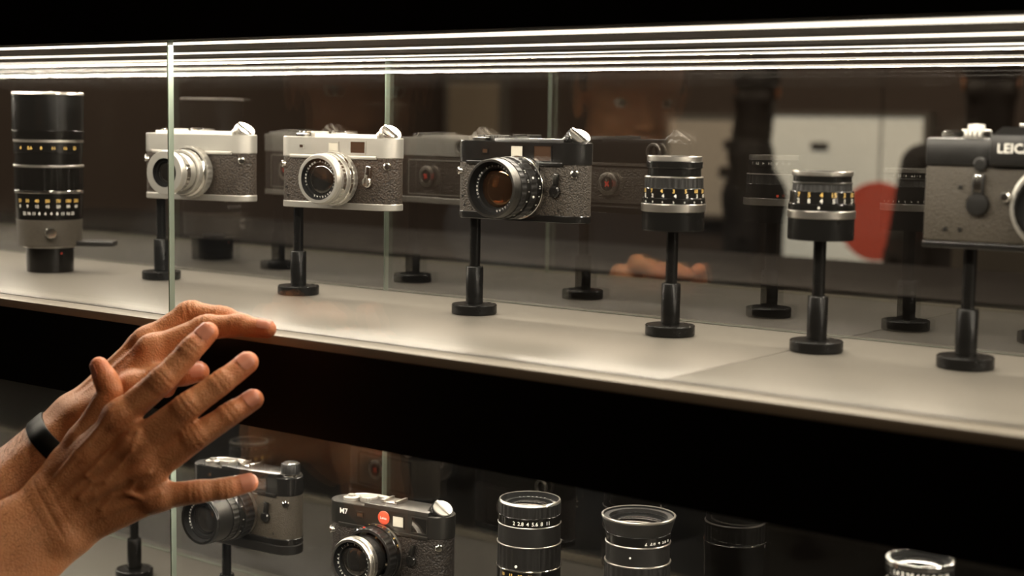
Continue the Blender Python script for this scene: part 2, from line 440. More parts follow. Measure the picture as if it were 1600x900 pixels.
# ------------------------------------------------------------------ stands
def make_stand(loc, pole_h, label, cup=None, group='black turned display stands in the case', tilt=0.0):
    t = empty('display_stand', loc + Vector((0, 0, 0.0003)))
    tag(t, label, 'stand', group)
    g = Geo(); g.lathe([(0, 0), (20.2, 0), (21, 0.8), (21, 8.2), (20.2, 9), (8, 9), (0, 9)], 64); g.obj('base_disc', 'stand_black', t)
    g = Geo(); g.lathe([(0, 9), (8.0, 9), (8.0, 43.0), (7.3, 44.0), (0, 44)], 36); g.obj('collar', 'stand_black', t)
    g = Geo(); g.lathe([(0, 44), (5.0, 44), (5.0, pole_h-0.4), (0, pole_h-0.4)], 28); g.obj('pole', 'stand_black', t)
    if cup:
        r, h = cup
        g = Geo(); g.lathe([(0, pole_h-0.4), (r-0.6, pole_h-0.4), (r, pole_h+0.3), (r, pole_h+h-0.8), (r-0.8, pole_h+h-0.2), (0, pole_h+h-0.2)], 64)
        g.obj('lens_cup', 'stand_black', t)
    return t

# ------------------------------------------------------------------ rangefinder bodies
def lever(parent, name, x, z_top, z_piv, y, mat, tip_mat, w=4.0, rot=0.0):
    """small lever: round pivot with a flat arm and a bright finger tip"""
    M = Matrix.Translation((x, y, z_piv)) @ Matrix.Rotation(rot, 4, 'Y')
    g = Geo(M); g.lathe([(0, 0), (5.4, 0), (5.4, -2.4), (4.4, -3.6), (0, -3.8)], 28, Matrix.Rotation(-PI/2, 4, 'X') @ Matrix.Scale(-1, 4, (0, 0, 1)) @ Matrix.Scale(-1, 4, (0, 0, 1)))
    g.box(-w/2, w/2, -3.2, -0.6, 0, z_top-z_piv, b=0.9)
    o = g.obj(name, mat, parent)
    g = Geo(M); g.box(-w*0.3, w*0.3, -3.7, -3.0, (z_top-z_piv)*0.45, (z_top-z_piv)*0.95, b=0.3); g.obj('lever_tip', tip_mat, o)
    return o
AX = Matrix.Rotation(PI/2, 4, 'X')           # lens axis +z -> -y (towards the viewer)
def make_rangefinder(name, loc, rz, label, st):
    """st: style dict. Local frame: front faces -y, z = 0 at the bottom plate, millimetres."""
    t = empty(name, loc, rz); tag(t, label, 'camera', 'rangefinder cameras on stands in the case')
    metal = st['metal']; HW, HD = 69.0, 16.5
    zt0, zt1 = st.get('zt0', 50.5), st.get('zt1', 72.5)
    g = Geo(); g.stadium(HW, HD, 0, 6.5, 0.7); bp = g.obj('bottom_plate', st.get('base', metal), t)
    if st.get('winder'):
        g = Geo(); g.stadium(HW, HD, -10.0, -0.1, 0.8); g.obj('winder_base', 'black_metal', t)
    g = Geo(); g.stadium(HW-0.7, HD-0.7, 6.3, zt0+0.2, 0.1, n=20); g.obj('leather_covering', st['leather'], t)
    g = Geo(); g.stadium(HW, HD, zt0, zt1-3.0, 0.8, n=20)
    xl = st.get('step_x', -22.0)
    g.box(xl, HW-17, -HD+0.05, HD-0.05, zt0+1, zt1, b=0.8)
    if st.get('mid_ridge', True):
        g.box(-52, 52, -HD-1.2, -HD+1, zt0-1.2, zt0+2.2, b=0.5)
    tp = g.obj('top_plate', st.get('top', metal), t)
    yF = -HD
    if st.get('windows', True):
        win = st.get('win', [('rangefinder_window', -38.0, 61.0, 6.5, 5.0, 'finder_glass'), ('frame_window', 1.0, 61.0, 13.0, 10.0, 'frosted_window'), ('viewfinder_window', 30.0, 61.0, 19.0, 13.0, 'finder_glass')])
        for (nm, x, z, w, h, gm) in win:
            g = Geo(); g.frame(x-w/2, x+w/2, z-h/2, z+h/2, 1.1, yF+0.4, yF-0.7); f = g.obj(nm, st.get('win_metal', metal), t)
            g = Geo(); g.box(x-w/2+1.0, x+w/2-1.0, yF-0.25, yF+0.5, z-h/2+1.0, z+h/2-1.0); g.obj('window_pane', gm, f)
            if gm == 'frosted_window':
                g = Geo()
                for i in range(int(w-3)): g.box(x-w/2+1.7+i, x-w/2+2.15+i, yF-0.55, yF-0.2, z-h/2+1.3, z+h/2-1.3)
                g.obj('window_ribs', 'frosted_window', f)
    # rewind knob (tilted) on the right shoulder
    if st.get('knob', 'tilted') == 'tilted':
        Mk = Matrix.Translation((55.0, -1.0, zt1-4.0)) @ Matrix.Rotation(math.radians(33), 4, 'Y') @ Matrix.Rotation(math.radians(16), 4, 'X')
        g = Geo(); g.lathe([(0, -14), (12.2, -14), (12.4, 1.0), (11.6, 2.2), (0, 2.2)], 40, Mk); g.obj('knob_housing', st.get('top', metal), t)
        g = Geo(Mk); g.lathe([(0, 2.2), (10.4, 2.2), (11.0, 3.0, 0.45), (11.0, 7.6, 0.45), (10.4, 8.6), (0, 8.8)], 80); k = g.obj('rewind_knob', st.get('knob_mat', 'steel'), t)
        g = Geo(Mk); g.lathe([(0, 8.7), (9.4, 8.7), (9.2, 9.6), (0, 9.9)], 40); g.obj('knob_cap', st.get('cap_mat', 'chrome'), k)
        g = Geo(Mk); g.box(-9.5, 9.5, -2.2, 2.2, 9.5, 10.8, b=0.5); g.obj('rewind_crank', st.get('cap_mat', 'chrome'), k)
    else:
        Mk = Matrix.Translation((57.0, 0, zt1-3.2))
        g = Geo(Mk); g.lathe([(0, 0), (10.8, 0), (11.2, 0.6), (11.2, 3.0), (0, 3.2)], 60); g.obj('knob_housing', 'chrome', t)
        g = Geo(Mk); g.lathe([(0, 3.2), (9.4, 3.2), (9.6, 3.8, 0.4), (9.6, 12.4, 0.4), (9.0, 13.2), (0, 13.4)], 80); k = g.obj('rewind_knob', st.get('knob_mat', metal), t)
        g = Geo(Mk); g.lathe([(0, 13.3), (7.8, 13.3), (7.5, 14.2), (0, 14.5)], 40); g.obj('knob_cap', st.get('cap_mat', 'chrome'), k)
    # shutter dial, release button, advance lever on the left shoulder
    zs = zt1-3.0
    g = Geo(Matrix.Translation((-29, 2, zs))); g.lathe([(0, 0), (8.6, 0), (9.0, 0.5, 0.35), (9.0, 4.6, 0.35), (8.4, 5.2), (0, 5.3)], 80); d = g.obj('shutter_dial', st.get('dial_mat', metal), t)
    g = Geo(Matrix.Translation((-29, 2, zs+5.3)))
    for i, s in enumerate(('1000', '500', '250', '125', '60', '30', '15', '8', '4', '2', '1', 'B')):
        a = 2*PI*i/12
        text_flat(g, s, 1.7, Matrix.Rotation(a, 4, 'Z') @ Matrix.Translation((0, 5.4, 0.08)))
    g.obj('dial_numbers', 'white_ink' if metal != 'silver' else 'black_metal', d, smooth=False)
    g = Geo(Matrix.Translation((-47, -2, zs))); g.lathe([(0, 0), (8.0, 0), (8.0, 2.6), (6.0, 3.4), (3.6, 3.4), (3.4, 5.2), (0, 5.4)], 40); g.obj('release_button', st.get('dial_mat', 'chrome'), t)
    g = Geo(); g.tube([(-47, 4, zs+2.2), (-40, 10, zs+2.4), (-26, 13.5, zs+2.4), (-12, 12.0, zs+2.4), (-5, 8.0, zs+2.4)], [2.6, 2.4, 2.2, 2.2, 1.4], 8); g.obj('advance_lever', st.get('lever_mat', 'chrome'), t)
    # accessory shoe
    g = Geo(); g.box(-9, 9, -6, 13, zt1, zt1+1.0, b=0.2); g.box(-9, -6.2, -6, 13, zt1+1, zt1+3.0, b=0.2); g.box(6.2, 9, -6, 13, zt1+1, zt1+3.0, b=0.2)
    g.obj('accessory_shoe', st.get('shoe_mat', 'chrome'), t)
    # strap lugs
    for sx in (-1, 1):
        g = Geo(Matrix.Translation((sx*61.5, -12.6, 43.0)) @ Matrix.Rotation(sx*math.radians(38), 4, 'Z') @ AX)
        g.lathe([(0, 0), (3.7, 0), (3.7, 2.6), (2.9, 3.6), (0, 3.8)], 24); g.obj('strap_lug', 'chrome', t)
    # levers beside the mount
    lx = st.get('lens_x', 6.0)
    if st.get('levers', True):
        lever(t, 'self_timer_lever', lx+36.5, 43.5, 27.5, yF+0.3, st.get('lever2', 'chrome'), st.get('tip', 'black_paint'), w=5.6, rot=math.radians(st.get('lrot', 8)))
        lever(t, 'frame_lever', lx-33.5, 40.0, 24.5, yF+0.3, st.get('lever2', 'chrome'), st.get('tip', 'black_paint'), w=4.6)
    g = Geo(Matrix.Translation((lx-27, yF+0.4, 47.0)) @ AX); g.lathe([(0, 0), (2.9, 0), (2.7, 2.4), (1.8, 3.2), (0, 3.3)], 22); g.obj('lens_release_button', 'chrome' if st.get('bright', True) else 'black_chrome', t)
    for (px_, pz_) in ((-62, 12), (-55, 12), (48, 11)):
        g = Geo(Matrix.Translation((px_ if abs(px_) < 56 else -57.5, yF+1.2 if abs(px_) < 56 else yF+1.6, pz_ if abs(px_) < 56 else 20)) @ AX); g.lathe([(0, 0), (1.3, 0), (1.2, 0.8), (0, 0.9)], 14); g.obj('body_screw', 'black_metal', t)
    # lens mount and lens
    g = Geo(Matrix.Translation((lx, yF, 30.0)) @ AX); g.lathe([(0, -1), (25.5, -1), (25.5, 1.6), (24.6, 2.2), (0, 2.2)], 64); g.obj('lens_mount', st.get('mount', 'chrome'), t)
    build_lens(st['lens'], t, Matrix.Translation((lx, yF-2.2, 30.0)) @ AX, first_name='lens')
    # back: door, film-speed dial, eyepiece
    yB = HD
    g = Geo(); g.frame(-44, 44, 9, 47, 1.2, yB-1.5, yB-0.2); g.obj('back_door_frame', st.get('top', metal), t)
    g = Geo(Matrix.Translation((st.get('dial_x', -14.0), yB-0.9, 29)) @ Matrix.Rotation(-PI/2, 4, 'X')); g.lathe([(0, 0), (11.5, 0), (11.5, 1.6), (10.6, 2.2), (7.6, 2.2), (7.4, 1.7), (0, 1.7)], 48); dl = g.obj('film_speed_dial', 'steel', t)
    g = Geo(Matrix.Translation((st.get('dial_x', -14.0), yB-0.9+1.75, 29)) @ Matrix.Rotation(-PI/2, 4, 'X')); g.lathe([(0, 0.2), (7.0, 0.2), (7.0, 0)], 32); g.obj('dial_centre', 'black_metal', dl)
    g = Geo(Matrix.Translation((st.get('dial_x', -14.0), yB-0.9+2.0, 29)) @ Matrix.Rotation(-PI/2, 4, 'X')); g.box(-3.4, 3.4, -0.9, 0.9, 0, 0.15, M=Matrix.Rotation(0.7, 4, 'Z')); g.box(-0.9, 0.9, -3.4, 3.4, 0, 0.14, M=Matrix.Rotation(0.7, 4, 'Z')); g.obj('dial_mark', 'red_ink', dl)
    g = Geo(Matrix.Translation((40, yB-0.6, 61.5)) @ Matrix.Rotation(-PI/2, 4, 'X')); g.lathe([(5.6, 0.2), (8.8, 0), (8.8, 2.2), (7.8, 3.0), (6.2, 3.0), (5.6, 0.2)], 40); ey = g.obj('eyepiece', 'steel', t)
    g = Geo(Matrix.Translation((40, yB-0.1, 61.5)) @ Matrix.Rotation(-PI/2, 4, 'X')); g.lathe([(0, 0.4), (5.7, 0.4), (5.7, 0)], 30); g.obj('eyepiece_glass', 'lens_glass', ey)
    return t

# lens kinds carried by the bodies (z from the mount, mm)
LENS_SILVER_LONG = dict(len=47.0, fr=15.0, fd=6.0, rings=[
    dict(n='flange_ring', z=(0, 9), r=(27.5, 27.5), m='silver', k=0.5), dict(n='focus_ring', z=(9, 13.5), r=(26.0, 25.2), m='chrome'),
    dict(n='distance_scale', z=(13.5, 19), r=(24.2, 23.6), m='silver', t=[('black_metal', scale_row(['1', '1.2', '1.5', '2', '3', '5', '10'], 2.4, 15, 30, -26))]),
    dict(n='barrel', z=(19, 29), r=(20.2, 19.6), m='silver'), dict(n='aperture_ring', z=(29, 36), r=(21.0, 21.6), m='chrome', k=0.35),
    dict(n='front_barrel', z=(36, 41), r=(21.6, 23.2), m='silver'), dict(n='filter_rim', z=(41, 47), r=(23.4, 22.6), m='silver', ri=15.2)])
LENS_SILVER = dict(len=29.0, fr=20.0, fd=6.0, rings=[
    dict(n='flange_ring', z=(0, 6), r=(27.0, 27.0), m='silver', k=0.5), dict(n='focus_ring', z=(6, 9.5), r=(26.2, 25.8), m='chrome'),
    dict(n='distance_scale', z=(9.5, 15), r=(25.5, 25.0), m='silver', t=[('black_metal', scale_row(['0.7', '1', '1.5', '2', '5'], 2.6, 11, 60, -30))]),
    dict(n='barrel', z=(15, 20), r=(24.6, 24.2), m='chrome', k=0.3), dict(n='aperture_ring', z=(20, 25), r=(24.8, 24.8), m='silver', t=[('black_metal', scale_row(['2', '2.8', '4', '5.6', '8', '11', '16'], 2.4, 21.2, 70, -22))]),
    dict(n='filter_rim', z=(25, 29), r=(24.2, 23.4), m='silver', ri=20.2)],
    ring_text=[('SUMMICRON 1:2/35', 200, 11, 2.4), ('LEITZ WETZLAR', 20, 11, 2.4)])
LENS_BLACK = dict(len=44.0, fr=23.0, fd=12.0, coat='amber_glass', rings=[
    dict(n='flange_ring', z=(0, 5), r=(28.0, 28.0), m='chrome'),
    dict(n='depth_scale', z=(5, 12), r=(27.2, 27.0), m='black_gloss', t=[('white_ink', scale_row(['16', '11', '8', '4', '1.4', '4', '8', '11', '16'], 2.6, 7, 70, -17))]),
    dict(n='focus_ring', z=(12, 21), r=(27.6, 27.4), m='black_metal', k=0.6, dots=[('white_ink', [(1.1, 17, 20), (1.1, 17, -15)])]),
    dict(n='distance_scale', z=(21, 27), r=(26.2, 26.2), m='black_gloss', t=[('white_ink', scale_row(['1', '1.2', '1.5', '2', '3', '5', '10'], 2.6, 22.5, 55, -20))]),
    dict(n='aperture_ring', z=(27, 34), r=(26.8, 26.8), m='black_metal', k=0.5),
    dict(n='barrel', z=(34, 39), r=(26.0, 25.6), m='black_chrome'), dict(n='filter_rim', z=(39, 44), r=(25.8, 25.4), m='black_chrome', ri=23.2)],
    ring_text=[('SUMMILUX 1:1.4/50', 205, 9.5, 2.5), ('LEITZ WETZLAR', 30, 9.5, 2.5)])
LENS_BIG = dict(len=56.0, fr=21.5, fd=10.0, rings=[
    dict(n='flange_ring', z=(0, 5), r=(27.5, 27.5), m='steel'), dict(n='focus_ring', z=(5, 18), r=(28.5, 28.5), m='black_metal', k=0.6),
    dict(n='distance_scale', z=(18, 25), r=(27.4, 27.2), m='black_gloss', t=[('white_ink', scale_row(['1', '1.5', '2', '3', '5'], 2.6, 20, 80, -28))]),
    dict(n='aperture_ring', z=(25, 33), r=(26.2, 25.8), m='black_chrome', k=0.5), dict(n='barrel', z=(33, 52), r=(24.6, 24.6), m='black_chrome'),
    dict(n='filter_rim', z=(52, 56), r=(25.0, 24.4), m='black_gloss', ri=21.7)],
    ring_text=[('SUMMICRON 1:2', 215, 10, 2.4), ('LEICA', 30, 10, 2.4)])
LENS_M7 = dict(len=45.0, fr=20.0, fd=6.5, rings=[
    dict(n='flange_ring', z=(0, 3.5), r=(28.0, 28.0), m='steel'),
    dict(n='depth_scale', z=(3.5, 9), r=(28.4, 28.4), m='black_gloss', t=[('gold_ink', scale_row(['16', '8', '4', '2', '4', '8', '16'], 3.2, 4.8, 120, -16))]),
    dict(n='focus_ring', z=(9, 19), r=(27.4, 26.8), m='black_metal', k=0.5, dots=[('red_ink', [(1.2, 14, 105)])]),
    dict(n='barrel', z=(19, 34), r=(21.6, 21.6), m='black_gloss'),
    dict(n='aperture_ring', z=(34, 40), r=(23.8, 24.0), m='steel', t=[('black_metal', scale_row(['2.8', '4', '5.6', '8', '11', '16'], 2.6, 35.8, 80, -25))]),
    dict(n='filter_rim', z=(40, 45), r=(23.6, 22.8), m='steel', ri=20.2)],
    ring_text=[('ELMAR 1:2.8/50', 215, 13, 3.0), ('LEITZ WETZLAR', 20, 13, 3.0)])

SY = 0.2035                            # depth of the stand row
def stand_at(px, py, z=SHELF): 
    p = at_z(px, py, z); return Vector((p.x, SY, z))
def on_stand(base, rz, off, h=0.0896):
    """body origin so that the pole meets its bottom plate off mm left of its middle"""
    return Vector((base.x + off*0.001*math.cos(rz), base.y + off*0.001*math.sin(rz), base.z + h))
def px_base(px):   # stand base on the row, found from its image column at shelf level
    for y in np.arange(380, 640, 0.5):
        p = at_z(px, y, SHELF)
        if p.y <= SY: return Vector((p.x, SY, SHELF))

b1, b2, b3, b4, b5, b6 = [px_base(x) for x in (250, 466, 740, 1045, 1275, 1507)]
make_stand(b1, 90, 'black stand under the plain silver camera behind the glass joint')
make_rangefinder('rangefinder_camera', on_stand(b1, math.radians(12), 54), math.radians(12), 'silver camera without finder windows, brown leather, behind the upright glass joint',
    dict(metal='silver', leather='leather_brown', windows=False, levers=False, lens=LENS_SILVER_LONG, lens_x=2.0, step_x=-48.0, zt1=73.5))
make_stand(b2, 90, 'black stand under the silver camera with three finder windows')
make_rangefinder('rangefinder_camera', on_stand(b2, math.radians(8), 54), math.radians(8), 'silver camera with three finder windows, short silver lens and dark leather',
    dict(metal='silver', leather='leather_brown', lens=LENS_SILVER, lens_x=5.0, zt1=73.5))
make_stand(b3, 90, 'black stand under the black camera with the large amber lens')
make_rangefinder('rangefinder_camera', on_stand(b3, math.radians(2), 54), math.radians(2), 'black camera with pebbled leather and large amber-glinting lens on the upper shelf',
    dict(metal='black_paint', leather='leather_gray', lens=LENS_BLACK, lens_x=8.0, knob_mat='black_paint', lever2='black_paint', tip='black_chrome', cap_mat='chrome', lever_mat='black_chrome',
         dial_mat='black_chrome', shoe_mat='black_chrome', win_metal='black_paint', bright=False, zt1=73.5,
         win=[('rangefinder_window', -32.0, 61.5, 7.5, 5.5, 'finder_glass'), ('frame_window', 3.0, 61.5, 14.5, 12.0, 'frosted_window'), ('viewfinder_window', 30.5, 60.5, 20.0, 15.0, 'finder_glass')]))

# standing lenses ------------------------------------------------------------
def lens_thing(name, loc, spec, label, rz=0.0, group=None):
    t = empty(name, loc, rz); tag(t, label, 'lens', group or 'lenses on display in the case'); build_lens(spec, t); return t
FA = -59.0                            # the angle (deg) of the barrel that faces the viewer
L4 = dict(len=46.0, fr=21.0, fd=6.0, rings=[
    dict(n='mount_flange', z=(0, 6.5), r=(27.0, 27.0), m='steel'), dict(n='depth_scale', z=(6.5, 11.5), r=(26.6, 26.4), m='black_gloss', dots=[('red_enamel', [(1.3, 9, FA+112)])], t=[('white_ink', scale_row(['16', '8', '4', '2', '4', '8', '16'], 2.2, 7.6, FA-60, 20))]),
    dict(n='distance_scale', z=(11.5, 19.5), r=(25.4, 25.2), m='black_gloss', t=[('gold_ink', scale_row(['15', '7', '4', '3', '5', '10', '20'], 4.3, 15.9, FA-69, 23)), ('white_ink', scale_row(['5', '2', '4', '4', '5', '3', '10'], 4.2, 12.0, FA-66, 23))]),
    dict(n='focus_ring', z=(19.5, 28), r=(24.6, 24.4), m='black_metal', k=0.5), dict(n='trim_ring', z=(28, 29), r=(24.6, 24.6), m='steel'), dict(n='barrel', z=(29, 36), r=(22.4, 22.4), m='black_gloss'),
    dict(n='aperture_ring', z=(36, 41.5), r=(23.6, 23.6), m='black_gloss', t=[('white_ink', scale_row(['16', '11', '8', '5.6', '4', '2.8', '2'], 3.0, 37.4, FA+85, 15))]), dict(n='filter_rim', z=(41.5, 46), r=(22.8, 22.8), m='steel', ri=21.2)])
FA = -65.0
L5 = dict(len=36.5, fr=21.5, fd=6.0, rings=[
    dict(n='mount_flange', z=(0, 6.0), r=(26.5, 26.5), m='steel'), dict(n='depth_scale', z=(6, 11.5), r=(26.0, 26.0), m='black_gloss', dots=[('white_ink', [(0.9, 8.6, FA-4)])], t=[('white_ink', scale_row(['16', '11', '8', '4', '2', '4', '8', '11', '16'], 2.4, 7.4, FA+95, 12))]),
    dict(n='distance_scale', z=(11.5, 21.0), r=(25.2, 24.6), m='black_gloss', k=0.0, t=[('gold_ink', scale_row(['7', '5', '4', '15', '3', '10', '30'], 4.9, 16.8, FA-44, 22)), ('white_ink', scale_row(['2', '8', '4', '5', '1', '3', '10'], 4.8, 12.2, FA-44, 22))]),
    dict(n='focus_ring', z=(21, 26.5), r=(23.2, 22.8), m='black_metal', k=0.5), dict(n='trim_ring', z=(26.5, 28), r=(23.4, 23.4), m='black_chrome'), dict(n='barrel', z=(28, 33.0), r=(22.6, 22.6), m='black_gloss', t=[('white_ink', scale_row(['16', '11', '8', '5.6', '4', '2.8', '2'], 2.8, 29.4, FA+85, 15))]),
    dict(n='filter_rim', z=(33.0, 36.5), r=(23.6, 23.6), m='steel', ri=21.7)])
make_stand(b4, 89, 'black stand holding the taller short lens beside the black camera', cup=(26.0, 16.0))
lens_thing('short_lens', b4 + Vector((0, 0, 0.105)), L4, 'black lens with gold and white numerals, just right of the black camera')
make_stand(b5, 89, 'black stand holding the squat short lens near the large black camera', cup=(25.8, 17.0))
lens_thing('short_lens', b5 + Vector((0, 0, 0.106)), L5, 'squat black lens with large gold numerals, in front of the red sign')

FA = -38.0
TELE = dict(len=203.0, fr=33.0, fd=22.0, rings=[
    dict(n='mount_barrel', z=(0, 28), r=(26.0, 26.5), m='tube_black', dots=[('red_ink', [(1.4, 22, FA+30)])]), dict(n='mount_ring', z=(28, 30), r=(29, 29), m='steel'),
    dict(n='tripod_collar', z=(30, 60), r=(35.0, 36.5), m='leather_grip'),
    dict(n='depth_scale', z=(60, 72), r=(36.6, 36.6), m='tube_black', t=[('white_ink', scale_row(['22', '16', '11', '8', '4', '4', '8', '11', '16', '22'], 4.6, 66, FA-45, 10))]),
    dict(n='distance_scale', z=(72, 90), r=(37.2, 37.2), m='tube_black', t=[('gold_ink', scale_row(['25', '30', '40', '50', '70', '100', '200'], 5, 80, FA-55, 18)), ('white_ink', scale_row(['8', '9', '12', '15', '20', '30', '60'], 4.6, 74, FA-55, 18))]),
    dict(n='trim_ring', z=(90, 93), r=(38.4, 38.4), m='chrome'), dict(n='focus_ring', z=(93, 119), r=(37.8, 37.8), m='tube_black', k=0.7), dict(n='trim_ring', z=(119, 121.5), r=(38.6, 38.6), m='steel'),
    dict(n='barrel', z=(121.5, 135), r=(36.6, 37.0), m='tube_black'), dict(n='aperture_ring', z=(135, 147), r=(37.8, 37.8), m='tube_black', t=[('gold_ink', scale_row(['4', '5.6', '8', '11', '16', '22'], 4.8, 139, FA-50, 20))]),
    dict(n='trim_ring', z=(147, 150), r=(38.4, 38.4), m='steel'), dict(n='front_barrel', z=(150, 160), r=(39.0, 40.0), m='tube_black'), dict(n='lens_hood', z=(160, 200), r=(39.2, 39.2), m='tube_black'),
    dict(n='filter_rim', z=(200, 203), r=(39.4, 39.0), m='steel', ri=33.2)])
pt = at_z(75, 424, SHELF)
tl = lens_thing('telephoto_lens', Vector((pt.x, 0.17, SHELF + 0.0003)), TELE, 'tall black telephoto lens with grey tripod collar standing upright at the far left')
g = Geo(); g.lathe([(0, 34), (6.0, 34), (6.6, 35, 0.4), (6.6, 41, 0.4), (5.8, 42), (0, 42.2)], 40, Matrix.Translation((0, 0, 46)) @ Matrix.Rotation(math.radians(FA+4), 4, 'Z') @ Matrix.Rotation(PI/2, 4, 'Y')); g.obj('collar_knob', 'chrome', tl)
g = Geo(); g.box(20, 74, -13, 13, 29.5, 35.5, M=Matrix.Rotation(math.radians(40), 4, 'Z'), b=1.2); g.box(18, 30, -8, 8, 33, 50, M=Matrix.Rotation(math.radians(40), 4, 'Z'), b=1.2); g.obj('tripod_foot', 'black_metal', tl)

# the large reflex camera at the right edge ------------------------------------
def make_reflex(loc, rz, label):
    t = empty('reflex_camera', loc, rz); tag(t, label, 'camera')
    HW, HD = 74.0, 16.0
    g = Geo(); g.box(-HW, HW, -HD, HD, 0, 5.0, b=1.5); g.obj('bottom_plate', 'black_paint', t)
    g = Geo(); g.box(-HW+0.4, HW-0.4, -HD+0.4, HD-0.4, 4.8, 60.2, b=2.5); g.obj('leather_covering', 'leather_grip', t)
    g = Geo(); g.box(-HW, HW, -HD, HD, 60, 80.5, b=2.2); g.box(-26, 26, -HD-6.0, HD+2, 61, 84, b=2.0); g.obj('top_plate', 'black_metal', t)
    g = Geo(); g.add([(-24, -HD-6, 83.5), (24, -HD-6, 83.5), (24, HD, 83.5), (-24, HD, 83.5), (-19, -HD+1, 89), (19, -HD+1, 89), (19, HD-4, 89), (-19, HD-4, 89)], [(0,3,2,1),(4,5,6,7),(0,1,5,4),(1,2,6,5),(2,3,7,6),(3,0,4,7)]); g.obj('prism_housing', 'black_metal', t)
    g = Geo(); text_flat(g, 'LEICA', 9.5, Matrix.Translation((-8, -HD-6.25, 70.5)) @ AX); g.obj('name_lettering', 'white_ink', t, smooth=False)
    g = Geo(); g.lathe([(0, 80), (10.5, 80), (11, 81, 0.4), (11, 86, 0.4), (10, 87), (6.5, 87), (6, 90.5), (0, 91)], 80, Matrix.Translation((-42, 0, 0))); g.obj('shutter_dial', 'silver', t)
    g = Geo(); g.tube([(-66, 4, 83), (-56, -4, 83.6), (-42, -8, 83.6), (-30, -4, 83.6)], [3.4, 3.0, 2.8, 2.4], 8); g.obj('advance_lever', 'chrome', t)
    g = Geo(); g.lathe([(0, 80), (11, 80), (11.5, 81, 0.4), (11.5, 89, 0.4), (10.5, 90), (0, 90.5)], 80, Matrix.Translation((56, 0, 0))); g.obj('rewind_knob', 'silver', t)
    g = Geo(); g.box(-9, 9, -8, 10, 89, 91.5, b=0.3); g.obj('accessory_shoe', 'steel', t)
    yF = -HD
    M = Matrix.Translation((-33.5, yF+0.3, 33))
    g = Geo(M); g.lathe([(0, 0), (8.4, 0), (8.4, 3.0), (7.4, 4.6), (3, 5), (0, 5)], 32, AX); g.box(-4.2, 4.2, -4.4, -0.4, 0, 22, b=1.4); lv = g.obj('self_timer_lever', 'black_metal', t)
    g = Geo(M); g.box(-2.9, 2.9, -5.4, -4.2, 9, 21, b=0.5); g.obj('lever_tip', 'chrome', lv)
    g = Geo(Matrix.Translation((-33, yF+0.2, 62)) @ AX); g.lathe([(0, 0), (5, 0), (5, 2.6), (3.8, 3.6), (0, 3.8)], 28); g.obj('sync_socket', 'black_metal', t)
    for (x, z) in ((-47, 45), (-57, 14), (-46, 14)):
        g = Geo(Matrix.Translation((x, yF+0.3, z)) @ AX); g.lathe([(0, 0), (1.7, 0), (1.6, 0.7), (0, 0.8)], 14); g.obj('body_screw', 'black_metal', t)
    g = Geo(Matrix.Translation((-13.5, yF+0.2, 39)) @ AX); g.lathe([(0, 0), (3.8, 0), (3.6, 5), (2.6, 6), (0, 6.2)], 22); g.obj('lens_release_button', 'chrome', t)
    Ml = Matrix.Translation((21, yF, 33)) @ AX
    g = Geo(Ml); g.lathe([(0, -1), (31.5, -1), (31.5, 2), (30, 3), (0, 3)], 64); g.obj('lens_mount', 'silver', t)
    spec = dict(len=15.0, fr=22.0, fd=6.0, rings=[
        dict(n='flange_ring', z=(0, 6), r=(30.0, 28.5), m='silver'), dict(n='depth_scale', z=(6, 9), r=(26, 26), m='black_gloss'),
        dict(n='focus_ring', z=(9, 12.5), r=(25.5, 25.5), m='black_metal', k=0.6), dict(n='filter_rim', z=(12.5, 15), r=(24.5, 24), m='black_gloss', ri=22.2)])
    build_lens(spec, t, Ml @ Matrix.Translation((0, 0, 3)), first_name='lens')
    return t
make_stand(b6, 90, 'black stand under the large reflex camera at the right edge')
make_reflex(Vector((b6.x + 0.043, b6.y, SHELF + 0.0896)), math.radians(4), 'large black and brown reflex camera, cut off by the right edge')

# lower shelf --------------------------------------------------------------------
def low(px, py, y, z):                 # column of a thing on the lower shelf, found at height z
    p = at_y(px, py, y); return Vector((p.x, y, LSH))
c = low(388, 797, 0.178, 0)
sb = low(354, 872, 0.178, 0)
make_stand(Vector((sb.x, 0.178, LSH)), 83, 'black stand under the lower-shelf camera behind the little finger')
make_rangefinder('rangefinder_camera', Vector((c.x, 0.178, LSH + 0.0931)), math.radians(5), 'black camera with grey grained covering on the lower shelf, behind the little finger',
    dict(metal='black_paint', leather='leather_grip', lens=LENS_BIG, lens_x=2.0, winder=True, knob='upright', knob_mat='black_metal', lever2='black_paint', tip='black_chrome', dial_mat='steel', lever_mat='steel', win_metal='black_paint'))
c = low(613, 842, 0.185, 0)
make_stand(Vector((c.x-0.02, 0.185, LSH)), 82, 'black stand under the black camera marked M7')
m7 = make_rangefinder('rangefinder_camera', Vector((c.x, 0.185, LSH + 0.0816)), math.radians(7), 'black camera marked M7 with a round red badge, on the lower shelf',
    dict(metal='black_paint', top='black_chrome', leather='leather_black', lens=LENS_M7, lens_x=-3.0, knob_mat='black_paint', cap_mat='silver', lever2='black_paint', tip='black_chrome', dial_mat='silver', lever_mat='silver', shoe_mat='steel', win_metal='black_chrome', bright=True,
         zt1=75.5, win=[('rangefinder_window', -27.0, 63.0, 9.0, 6.0, 'finder_glass'), ('frame_window', 18.0, 62.5, 14.0, 12.0, 'frosted_window'), ('viewfinder_window', 42.0, 62.0, 19.0, 16.0, 'lens_glass')]))
g = Geo(); text_flat(g, 'M7', 7.5, Matrix.Translation((-46, -16.75, 61.5)) @ AX); g.obj('model_lettering', 'white_ink', m7, smooth=False)
g = Geo(Matrix.Translation((1.5, -16.5, 64.0)) @ AX); g.lathe([(0, -0.3), (6.6, -0.3), (6.6, 0.5), (6.0, 0.9), (0, 0.95)], 40); rd = g.obj('red_badge', 'red_enamel', m7)
